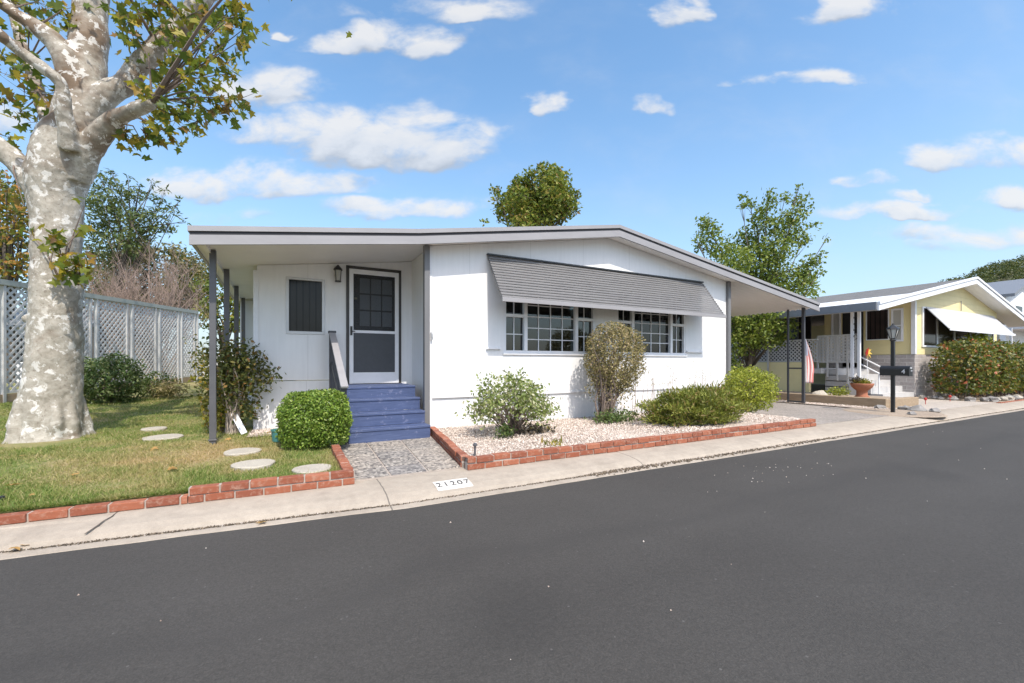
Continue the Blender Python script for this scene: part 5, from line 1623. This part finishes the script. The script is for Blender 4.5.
MB().box(HX0 - .05, HX0 + .06, HY0 - .05, HY0 + .06, 1.44, 3.2).build('corner_trim', MAT['white_paint'], yh)
m = MB()
for xa, xb in ((14.9, RX), (RX, RX2)):
    m.prism([(xa, yz(xa) - .09), (xb, yz(xb) - .09), (xb, yz(xb)), (xa, yz(xa))], 'y', YE + .05, HY1)
m.prism([(13.9, yz(13.9) - .1), (14.9, yz(14.9) - .1), (14.9, yz(14.9) - .02), (13.9, yz(13.9) - .02)], 'y', 2.12, HY1)
rf = m.build('roof', MAT['shingle'], yh)
m = MB(); m.prism([(EX, EZ - .07), (14.9, yz(14.9) - .07), (14.9, yz(14.9) + .02), (EX, EZ + .02)], 'y', YE + .05, 2.1)
m.build('porch_roof', MAT['white_paint'], rf)
m = MB()
for xa, xb in ((EX, RX), (RX, RX2)):
    m.prism([(xa, yz(xa) - .22), (xb, yz(xb) - .22), (xb, yz(xb) - .05), (xa, yz(xa) - .05)], 'y', YE, YE + .045)
    m.prism([(xa, yz(xa) - .045), (xb, yz(xb) - .045), (xb, yz(xb) + .03), (xa, yz(xa) + .03)], 'y', YE - .03, YE + .045)
m.build('barge_board', MAT['white_paint'], rf)
MB().box(EX - .05, EX - .002, YE + .05, 2.1, EZ - .20, EZ + .03).build('porch_fascia', MAT['grey_fascia'], rf)
m = MB()
for xa, xb in ((EX + .02, RX), (RX, RX2)):
    m.prism([(xa, yz(xa) - .215), (xb, yz(xb) - .215), (xb, yz(xb) - .2), (xa, yz(xa) - .2)], 'y', YE + .046, 2.1 if xa < 16 else HY0 + .2)
m.build('soffit', MAT['soffit'], yh)
# windows on the porch side
def side_win(y0, y1, z0, z1, pane, fr=.06, nm='window'):
    m = MB(); x = HX0
    m.box(x - .04, x - .002, y0, y1, z0, z0 + fr); m.box(x - .04, x - .002, y0, y1, z1 - fr, z1); m.box(x - .04, x - .002, y0, y0 + fr, z0 + fr, z1 - fr); m.box(x - .04, x - .002, y1 - fr, y1, z0 + fr, z1 - fr)
    w = m.build(nm, MAT['white_paint'], yh); MB().box(x - .022, x - .004, y0 + fr, y1 - fr, z0 + fr, z1 - fr).build('pane', pane, w)
    return w
side_win(.05, .72, 1.95, 3.02, MAT['maroon_glass'], .03)
w = side_win(-.33, .0, 1.88, 3.0, MAT['bulb_glass'])
MB().box(HX0 - .05, HX0 - .042, -.33, 0, 2.4, 2.44).build('sash_rail', MAT['white_paint'], w)
side_win(1.5, 1.82, 1.9, 3.06, MAT['bulb_glass'])
MB().box(HX0 - .03, HX0 - .003, .80, 1.45, 1.0, 3.06).build('door', MAT['dark_interior'], yh)
# front window bank
m = MB(); y = HY0
fx = [16.85, 18.0, 19.5, 21.0, 22.4, 23.5]
for x in fx:
    m.box(x - .05, x + .05, y - .04, y - .002, 1.75, 3.0)
m.box(16.8, 23.55, y - .04, y - .002, 1.69, 1.75); m.box(16.8, 23.55, y - .04, y - .002, 3.0, 3.05)
w = m.build('window', MAT['white_paint'], yh)
MB().box(16.9, 23.45, y - .02, y - .003, 1.75, 3.0).build('pane', MAT['maroon_glass'], w)
# plain white awning sheet
A = [at_y(925.7, 307.3, HY0 - .03), at_y(993.3, 315.5, HY0 - .03)]
ax0, ax1 = A[0].x, A[1].x
m = MB(); m.prism([(HY0 - .02, 3.07), (HY0 - 1.0 * .62, 2.36) if False else (-1.22, 2.28), (-1.22, 2.25), (HY0 - .02, 3.03)], 'x', ax0, ax1)
aw2 = m.build('awning', MAT['sheet'], yh)
MB().box(ax0, ax1, -1.24, -1.222, 2.22, 2.30).build('awning_lip', MAT['white_paint'], aw2)
MB().tube([(20.05, HY0 - .05, 3.08), (20.05, HY0 - .05, 3.45)], .014, 6).build('awning_rod', MAT['grey_trim'], aw2)
# porch deck, skirt wall, lattice, dark screened room
DXf = 13.6
MB().box(DXf, DXf + .12, 1.25, 8.5, .1, 1.18).build('deck_skirt', MAT['yellow'], yh)
MB().box(DXf + .12, HX0 - .03, .95, 8.5, .80, .97).build('deck', MAT['step_grey'], yh)
m = MB(); lattice(m, Vector((DXf + .03, 1.0, 1.2)), Vector((0, 1, 0)), 7.2, .72, .13, .035, .008, nrm=Vector((1, 0, 0)))
m.box(DXf, DXf + .06, .98, 8.3, 1.185, 1.215); m.box(DXf, DXf + .06, .98, 8.3, 1.92, 1.96)
m.build('porch_lattice', MAT['lattice'], yh)
MB().box(14.2, 14.3, 1.95, 8.4, .98, 2.9).build('screen_room', MAT['dark_interior'], yh)
MB().box(HX0 - .9, HX0 - .84, 2.1, 8.4, .98, 3.05).build('screen_wall', MAT['dark_interior'], yh)
for y in (2.6, 3.9):
    MB().box(DXf - .05, DXf - .005, y, y + .05, .25, 2.0).build('trellis_post', MAT['lattice'], yh)
# white ornamental railing along the stair side
m = MB(); x = 13.95
RY0, RY1 = -.02, 1.15
for y in np.arange(RY0, RY1 + .01, (RY1 - RY0) / 4):
    m.box(x - .022, x + .022, y - .022, y + .022, .35 + .38 * (y - RY0), 2.06)
lattice(m, Vector((x, RY0, 1.18)), Vector((0, 1, 0)), RY1 - RY0, .84, .10, .038, .008, nrm=Vector((1, 0, 0)))
for z in (1.16, 2.03):
    m.box(x - .02, x + .02, RY0, RY1, z, z + .05)
for y in np.arange(RY0 + .07, RY1, .117):
    m.box(x - .012, x + .012, y - .02, y + .02, 1.20, 2.04)
m.build('railing', MAT['lattice'], yh)
# pair of white porch posts with scrollwork between
m = MB(); x = 13.35
for y in (-.12, -.30):
    m.box(x - .035, x + .035, y - .035, y + .035, .70, yz(x) - .2)
m.build('porch_post', MAT['white_paint'], yh)
m = MB()
for q in range(5):
    z = 1.95 + q * .19
    pts = [(x, -.21 + .05 * math.cos(t), z + .07 * math.sin(t)) for t in np.linspace(0, 5.2, 9)]
    m.tube(pts, .012, 5)
m.build('scrollwork', MAT['black_metal'], yh)
MB().box(x - .05, x + .05, -.36, -.06, -.02, .70).build('porch_pier', MAT['step_grey'], yh)
# stairs
m = MB()
for q in range(5):
    m.box(14.05, HX0 - .032, -.62 + .31 * q, .97, -.03 + (0 if q == 0 else .19 * q), .19 * (q + 1) - (.002 if q == 4 else 0))
m.build('stairs', MAT['step_grey'], yh)
for xr in (14.15, 15.1):
    m = MB(); a = (xr, .85, 1.62); b4 = (xr, -.55, .78)
    m.tube([a, b4], .025, 8)
    for t in (.12, .95):
        p = Vector(a).lerp(Vector(b4), t); m.tube([(p.x, p.y, p.z), (p.x, p.y, p.z - .85)], .018, 6)
    m.build('stair_handrail', MAT['white_paint'], yh)
# far-side carport of the yellow house
m = MB(); m.box(HX1, 27.4, 1.6, 1.72, -.03, 3.0); m.build('carport_wall', MAT['white_lap'], yh)
for x in (25.6, 27.2):
    MB().box(x, x + .08, -.3, -.22, -.03, yz(min(x, RX2)) - .2).build('carport_post', MAT['white_paint'], yh)
MB().box(24.6, 26.6, 1.4, 1.59, .1, 1.9).build('garage_door', MAT['dark_interior'], yh)

# low retaining wall, bowl, plants, flag, lamp post with mailbox
m = MB(); m.box(11.30, 11.48, -1.75, 4.6, -.05, .24); m.box(11.48, 13.2, -1.75, -1.57, -.05, .22)
tag(m.build('retaining_wall', MAT['timber'], base=(11.4, 1, 0), bevel=.015), 'low tan retaining wall beside the driveway', 'wall')
struct(MB().box(11.48, 13.6, -1.57, 4.6, -.05, .16).build('planting_bed', MAT['yard']))
bp = at_d(862, 381, 12.35)
e = empty('terracotta_bowl', (bp.x, bp.y, .15), 'wide terracotta bowl planter on a pedestal by the grey stairs', 'planter')
m = MB(); m.lathe((bp.x, bp.y, .14), [(.17, 0), (.18, .04), (.13, .10), (.13, .22), (.2, .28), (.25, .34), (.27, .40), (.275, .43), (.25, .43), (.24, .40), (.08, .37)], 24)
m.build('bowl', MAT['terracotta'], e, smooth=True)
P, D_ = shell((bp.x, bp.y, .60), (.22, .22, .10), 420, 2, .2, .2)
leaf_obj('plants', P, .06, MAT['lf_yellow'], e)
P, D_ = shell((bp.x - .12, bp.y + .1, .68), (.16, .16, .10), 160, 2, .2, .2)
leaf_obj('blossoms', P, .06, MAT['bark_dark'], e)
yp = at_d(838, 391, 13.0)
P, D_ = shell((yp.x, yp.y, .30), (.42, .3, .16), 500, 2, .2, .2, flat_bottom=.15)
shrub('yellow_flowers', (yp.x, yp.y, .16), 'low yellow flowering plant behind the retaining wall', P, D_, .06, MAT['lf_lime'], None, cat='plant')
def rock(c, r, label, group, mat='rock'):
    bm = bmesh.new(); bmesh.ops.create_icosphere(bm, subdivisions=2, radius=1)
    ph = random.uniform(0, 9)
    for v in bm.verts:
        d = v.co.normalized()
        s_ = 1 + .22 * math.sin(d.x * 4 + ph) * math.cos(d.y * 5 - ph) + .12 * math.sin(d.z * 8 + ph * 3)
        v.co = Vector((d.x * r[0] * s_, d.y * r[1] * s_, d.z * r[2] * s_))
    me = bpy.data.meshes.new('rock'); bm.to_mesh(me); bm.free()
    o = link('rock', me, MAT[mat], None, c)
    return tag(o, label, 'rock', group)
p = at_d(820, 388, 12.9); rock((p.x, p.y, .2), (.30, .2, .12), 'pale flat rock on the planting bed behind the flag', 'rocks around the neighbour garden', 'step_stone')
pw = at_d(868, 354, 13.6)
e = empty('garden_pinwheel', (pw.x, pw.y, .2), 'small red and yellow pinwheel by the grey stairs', 'pinwheel')
MB().tube([(pw.x, pw.y + .02, .2), (pw.x, pw.y + .02, pw.z)], .008, 6).build('stick', MAT['white_paint'], e)
for q in range(8):
    a = q * math.pi / 4
    m = MB(); c_ = Vector((pw.x, pw.y, pw.z)); u_ = Vector((math.cos(a), -.15, math.sin(a))); w_ = Vector((math.cos(a + .7), .1, math.sin(a + .7)))
    tri = [c_, c_ + u_ * .20, c_ + w_ * .15]; bk = [p + Vector((0, .006, 0)) for p in tri]
    m.add(tri + bk, [(0, 1, 2), (5, 4, 3), (0, 3, 4, 1), (1, 4, 5, 2), (2, 5, 3, 0)])
    m.build('petal', MAT['red'] if q in (2, 3, 4) else MAT['petal'], e)
# flag hanging from a short pole
fp_ = at_d(804.2, 380, 12.25); fx0 = (fp_.x, fp_.y)
e = empty('garden_flag', (fx0[0], fx0[1], 0), 'faded red and white striped flag hanging beside the carport post', 'flag')
MB().tube([(fx0[0], fx0[1], -.02), (fx0[0], fx0[1], 1.92)], .012, 8).build('pole', MAT['post'], e)
v, f = [], []
nu, nv = 12, 22
for j in range(nv + 1):
    t = j / nv
    wdt = .03 + .22 * math.sin(min(1, t * 1.25) * math.pi * .62) - .07 * max(0, t - .75) * 4 * .35
    for i in range(nu + 1):
        s_ = i / nu
        v.append((fx0[0] + .02 + s_ * wdt * .75, fx0[1] - s_ * wdt * .65 + .03 * math.sin(s_ * 14 + t * 2), 1.86 - t * 1.28 - .10 * s_ * (1 - t)))
f = [(j * (nu + 1) + i, j * (nu + 1) + i + 1, (j + 1) * (nu + 1) + i + 1, (j + 1) * (nu + 1) + i) for j in range(nv) for i in range(nu)]
fo = mesh_obj('cloth', v, f, MAT['flag'], e, smooth=True)
uv = fo.data.uv_layers.new(name='uv')
for lp in fo.data.loops:
    vi = lp.vertex_index
    uv.data[lp.index].uv = ((vi % (nu + 1)) / nu, 1 - (vi // (nu + 1)) / nv)
so_ = fo.modifiers.new('thick', 'SOLIDIFY'); so_.thickness = .004
# lamp post with mailbox
lx, ly = 10.28, -2.27
e = empty('lamp_post', (lx, ly, 0), 'black post with lantern on top and a black mailbox on its side', 'lamp post')
m = MB(); m.box(lx - .034, lx + .034, ly - .034, ly + .034, -.04, 1.66); m.build('post', MAT['black_metal'], e, bevel=.005)
m = MB(); m.lathe((lx, ly, 1.66), [(.05, 0), (.062, .02), (.042, .045), (.062, .06)], 6); m.lathe((lx, ly, 1.93), [(.128, 0), (.118, .025), (.042, .08), (.018, .10), (.015, .13), (.0, .14)], 6)
for q in range(6):
    a = q * math.pi / 3
    m.tube([(lx + .058 * math.cos(a), ly + .058 * math.sin(a), 1.72), (lx + .115 * math.cos(a), ly + .115 * math.sin(a), 1.935)], .008, 5)
ln = m.build('lantern', MAT['black_metal'], e)
MB().lathe((lx, ly, 1.72), [(.05, 0), (.108, .205)], 6).build('lantern_glass', MAT['bulb_glass'], ln)
m = MB(); mw, mh, ml = .088, .14, .5
sect = [(-mw, 0), (mw, 0), (mw, mh)] + [(mw * math.cos(t), mh + mw * math.sin(t)) for t in np.linspace(.3, math.pi - .3, 7)] + [(-mw, mh)]
m.prism([(lx + p[0], .86 + p[1]) for p in sect], 'y', ly - .30, ly + .22)
mbx = m.build('mailbox', MAT['black_metal'], e, bevel=.004)
m = MB(); m.prism([(lx + p[0] * 1.06, .855 + p[1] * 1.04) for p in sect], 'y', ly - .325, ly - .302); m.build('mailbox_door', MAT['black_metal'], mbx)
m = MB(); m.box(lx - .03, lx + .03, ly - .34, ly - .326, .96, .99); m.box(lx - .05, lx + .05, ly - .329, ly - .326, 1.02, 1.06); m.build('door_handle', MAT['alu'], mbx)
cu = bpy.data.curves.new('digit', 'FONT'); cu.body = '4'; cu.size = .14; cu.extrude = .001; cu.align_x = 'CENTER'; cu.materials.append(MAT['white_paint'])
o = text_mesh('box_number', cu); o.parent = mbx
o.location = (lx - mw - .004 - lx, ly - .22 - ly, .91); o.rotation_euler = (rad(90), 0, rad(-90))
# soil island and rocks round the post
struct(MB().lathe((lx + .25, ly + .12, -.02), [(.95, 0), (.9, .022), (.7, .03), (.01, .032)], 20).build('soil_bed', MAT['yard']))
RL = ['grey rock right of the lamp post foot', 'round dark rock just behind the lamp post foot', 'tan rock at the right tip of the soil bed', 'small pale rock between the lamp post and retaining wall', 'small rock at the front of the lamp post bed']
for (px, py, r_), lab in zip(((918, 410, .16), (905, 409, .13), (935, 411, .10), (880, 408, .12), (912, 414, .08)), RL):
    p = at_z(px, py, .02); rock((p.x, p.y, .02), (r_ * 1.3, r_, r_ * .7), lab, 'rocks around the lamp post')
# red reflector flower and stakes
for px, py, lab in ((925.5, 400, 'small red flower stake beside the concrete walkway'), (950, 397, 'red and white garden ornament among the hedge rocks')):
    p = at_z(px, py + 4, 0)
    m = MB(); m.tube([(p.x, p.y, -.02), (p.x, p.y, .10)], .008, 6); m.lathe((p.x, p.y, .10), [(.015, 0), (.034, .02), (.034, .06), (.012, .08)], 10)
    tag(m.build('garden_ornament', MAT['red'], base=(p.x, p.y, 0)), lab, 'ornament')
# rocks edging the photinia hedge
edge = [(16.35, -.75), (16.28, -1.3), (16.4, -1.9), (16.9, -2.25), (17.8, -2.35), (19, -2.35), (20.5, -2.35), (22, -2.35), (23.5, -2.35)]
mm_rocks = []
cnt = 0
pts = []
for (xa, ya_), (xb, yb_) in zip(edge[:-1], edge[1:]):
    L_ = math.hypot(xb - xa, yb_ - ya_); k_ = max(1, int(L_ / .24))
    for q in range(k_):
        t = q / k_; pts.append((xa + (xb - xa) * t, ya_ + (yb_ - ya_) * t))
for (x, y) in pts:
    r_ = random.uniform(.07, .15)
    rock((x + random.uniform(-.06, .06), y + random.uniform(-.06, .06), .03), (r_ * 1.2, r_, r_ * .8), 'grey rounded rock edging the foot of the red tipped hedge', 'rocks edging the red tipped hedge', random.choice(['rock', 'rock', 'step_stone']))
m = MB(); mo = MB()
brick_run(m, mo, (16.2, -2.52), (26, -2.52), -.06, 1, bl=.3)
o = m.build('brick_edging', MAT['brick'], base=(18, -2.52, 0)); tag(o, 'low red brick strip in front of the red tipped hedge', 'brick edging')
# photinia hedge
e = empty('photinia_hedge', (20.5, -1.45, 0), 'large red tipped photinia hedge in front of the yellow house', 'hedge')
LP, LD = [], []
for x, rx, h in ((17.3, 1.1, 1.74), (19.2, 1.2, 1.76), (20.8, 1.3, 1.74), (22.4, 1.3, 1.68), (24.2, 1.3, 1.5), (26, 1.3, 1.35)):
    P, D_ = shell((x, -1.5, h * .5 + .05), (rx, .66, h * .56), 4200, 3.0, .62, .05, flat_bottom=.18)
    LP.append(P); LD.append(D_)
leaf_obj('foliage', np.concatenate(LP), .115, MAT['lf_phot'], e, up=.3, out=np.concatenate(LD) * .7)
m = MB()
for i in range(60):
    x = random.uniform(16.9, 26); stems(m, (x, -1.5 + random.uniform(-.2, .2), 0), [(x + random.uniform(-.5, .5), -1.5 + random.uniform(-.5, .3), random.uniform(.8, 1.6))], .025, .08)
m.build('stem', MAT['twig'], e)
p = at_d(967, 327, 19.4)
P, D_ = shell((20.6, -.98, 1.95), (1.2, .2, .34), 500, 2, .3, .2)
shrub('window_shrub', (20.6, -.95, 0), 'bright green shrub under the white awning of the yellow house', P, D_, .12, MAT['lf_lime'], MAT['twig'], 10, .01)

# ------------------------------------------------------------------ far house and wooded hill
hp = at_d(1012, 363, 46)
fh = empty('white_gable_house', (hp.x, hp.y, 0), 'distant white gabled house with grey roof at the right edge', 'house')
hx, hy = hp.x, hp.y
rt = Vector((SA, -CA, 0)); fw_ = Vector((CA, SA, 0))
gx0, gx1 = hx - 2.0, hx + 9
zb_ = EYE + (363 - 318) / F * 46
pk = EYE + (363 - 289) / F * 46
ev = EYE + (363 - 297) / F * 46
m = MB(); m.prism([(gx0, -.1), (gx1, -.1), (gx1, ev), ((gx0 + gx1) / 2, pk - .1 + 1.0), (gx0, ev)], 'y', hy, hy + 8); m.build('wall', MAT['white_lap'], fh)
m = MB(); xm = (gx0 + gx1) / 2
for xa, xb, za_, zb2 in ((gx0 - .7, xm, ev - .2, pk + 1.1), (xm, gx1 + .7, pk + 1.1, ev - .2)):
    m.prism([(xa, za_), (xb, zb2), (xb, zb2 + .3), (xa, za_ + .3)], 'y', hy - .8, hy + 8.5)
m.build('roof', MAT['grey_fascia'], fh)
f_ = MB(); wx = hx + 1.0
f_.box(wx - .1, wx + 2.1, hy - .06, hy - .003, 6.0, 7.4); w = f_.build('window', MAT['white_paint'], fh); MB().box(wx, wx + 2.0, hy - .09, hy - .062, 6.1, 7.3).build('pane', MAT['glass'], w)
MB().box(gx0 - .5, gx1, hy - 2.2, hy - .1, 4.6, 5.0).build('lower_roof', MAT['roofing'], fh)
# hill with a mass of trees
dist = 120
v, f = [], []
HX = np.linspace(940, 1500, 40)
rows = [0, .5, 1, 1.6]
def hilltop(px):
    return 286 - 26 * math.exp(-((px - 1045) / 45) ** 2) - 12 * math.exp(-((px - 985) / 30) ** 2) - 40 * math.exp(-((px - 1250) / 160) ** 2)
for px in HX:
    for r_ in rows:
        dd = dist + 60 * r_
        h_ = (EYE + (363 - hilltop(px) - 8) / F * (dist + 60)) * math.sin(min(1, r_) * math.pi / 2)
        q = at_d(px, 363, dd); v.append((q.x, q.y, h_ - .3))
nr = len(rows)
f = [(i * nr + j, (i + 1) * nr + j, (i + 1) * nr + j + 1, i * nr + j + 1) for i in range(len(HX) - 1) for j in range(nr - 1)]
struct(mesh_obj('hill', v, f, MAT['hill'], smooth=True))
LP = []
for px in np.arange(945, 1320, 5.0):
    for q in range(7):
        r_ = random.uniform(.15, 1.05)
        dd = dist + 60 * r_
        h_ = (EYE + (363 - hilltop(px) - 8) / F * (dist + 60)) * math.sin(min(1, r_) * math.pi / 2)
        c = at_d(px + random.uniform(-3, 3), 363, dd); c.z = h_ + random.uniform(.5, 2.5)
        LP.append(np.array(c) + ball(110) * (RNG.uniform(.3, 1, 110) ** .5)[:, None] * np.array([2.4, 2.4, 2.2]))
vv, ll, ss = leaves(np.concatenate(LP), .75, OVAL, up=.5)
tag(np_mesh('far_woods', vv, ll, ss, MAT['lf_forest']), 'wooded hillside of dark trees beyond the distant white house', 'woods', kind='stuff')
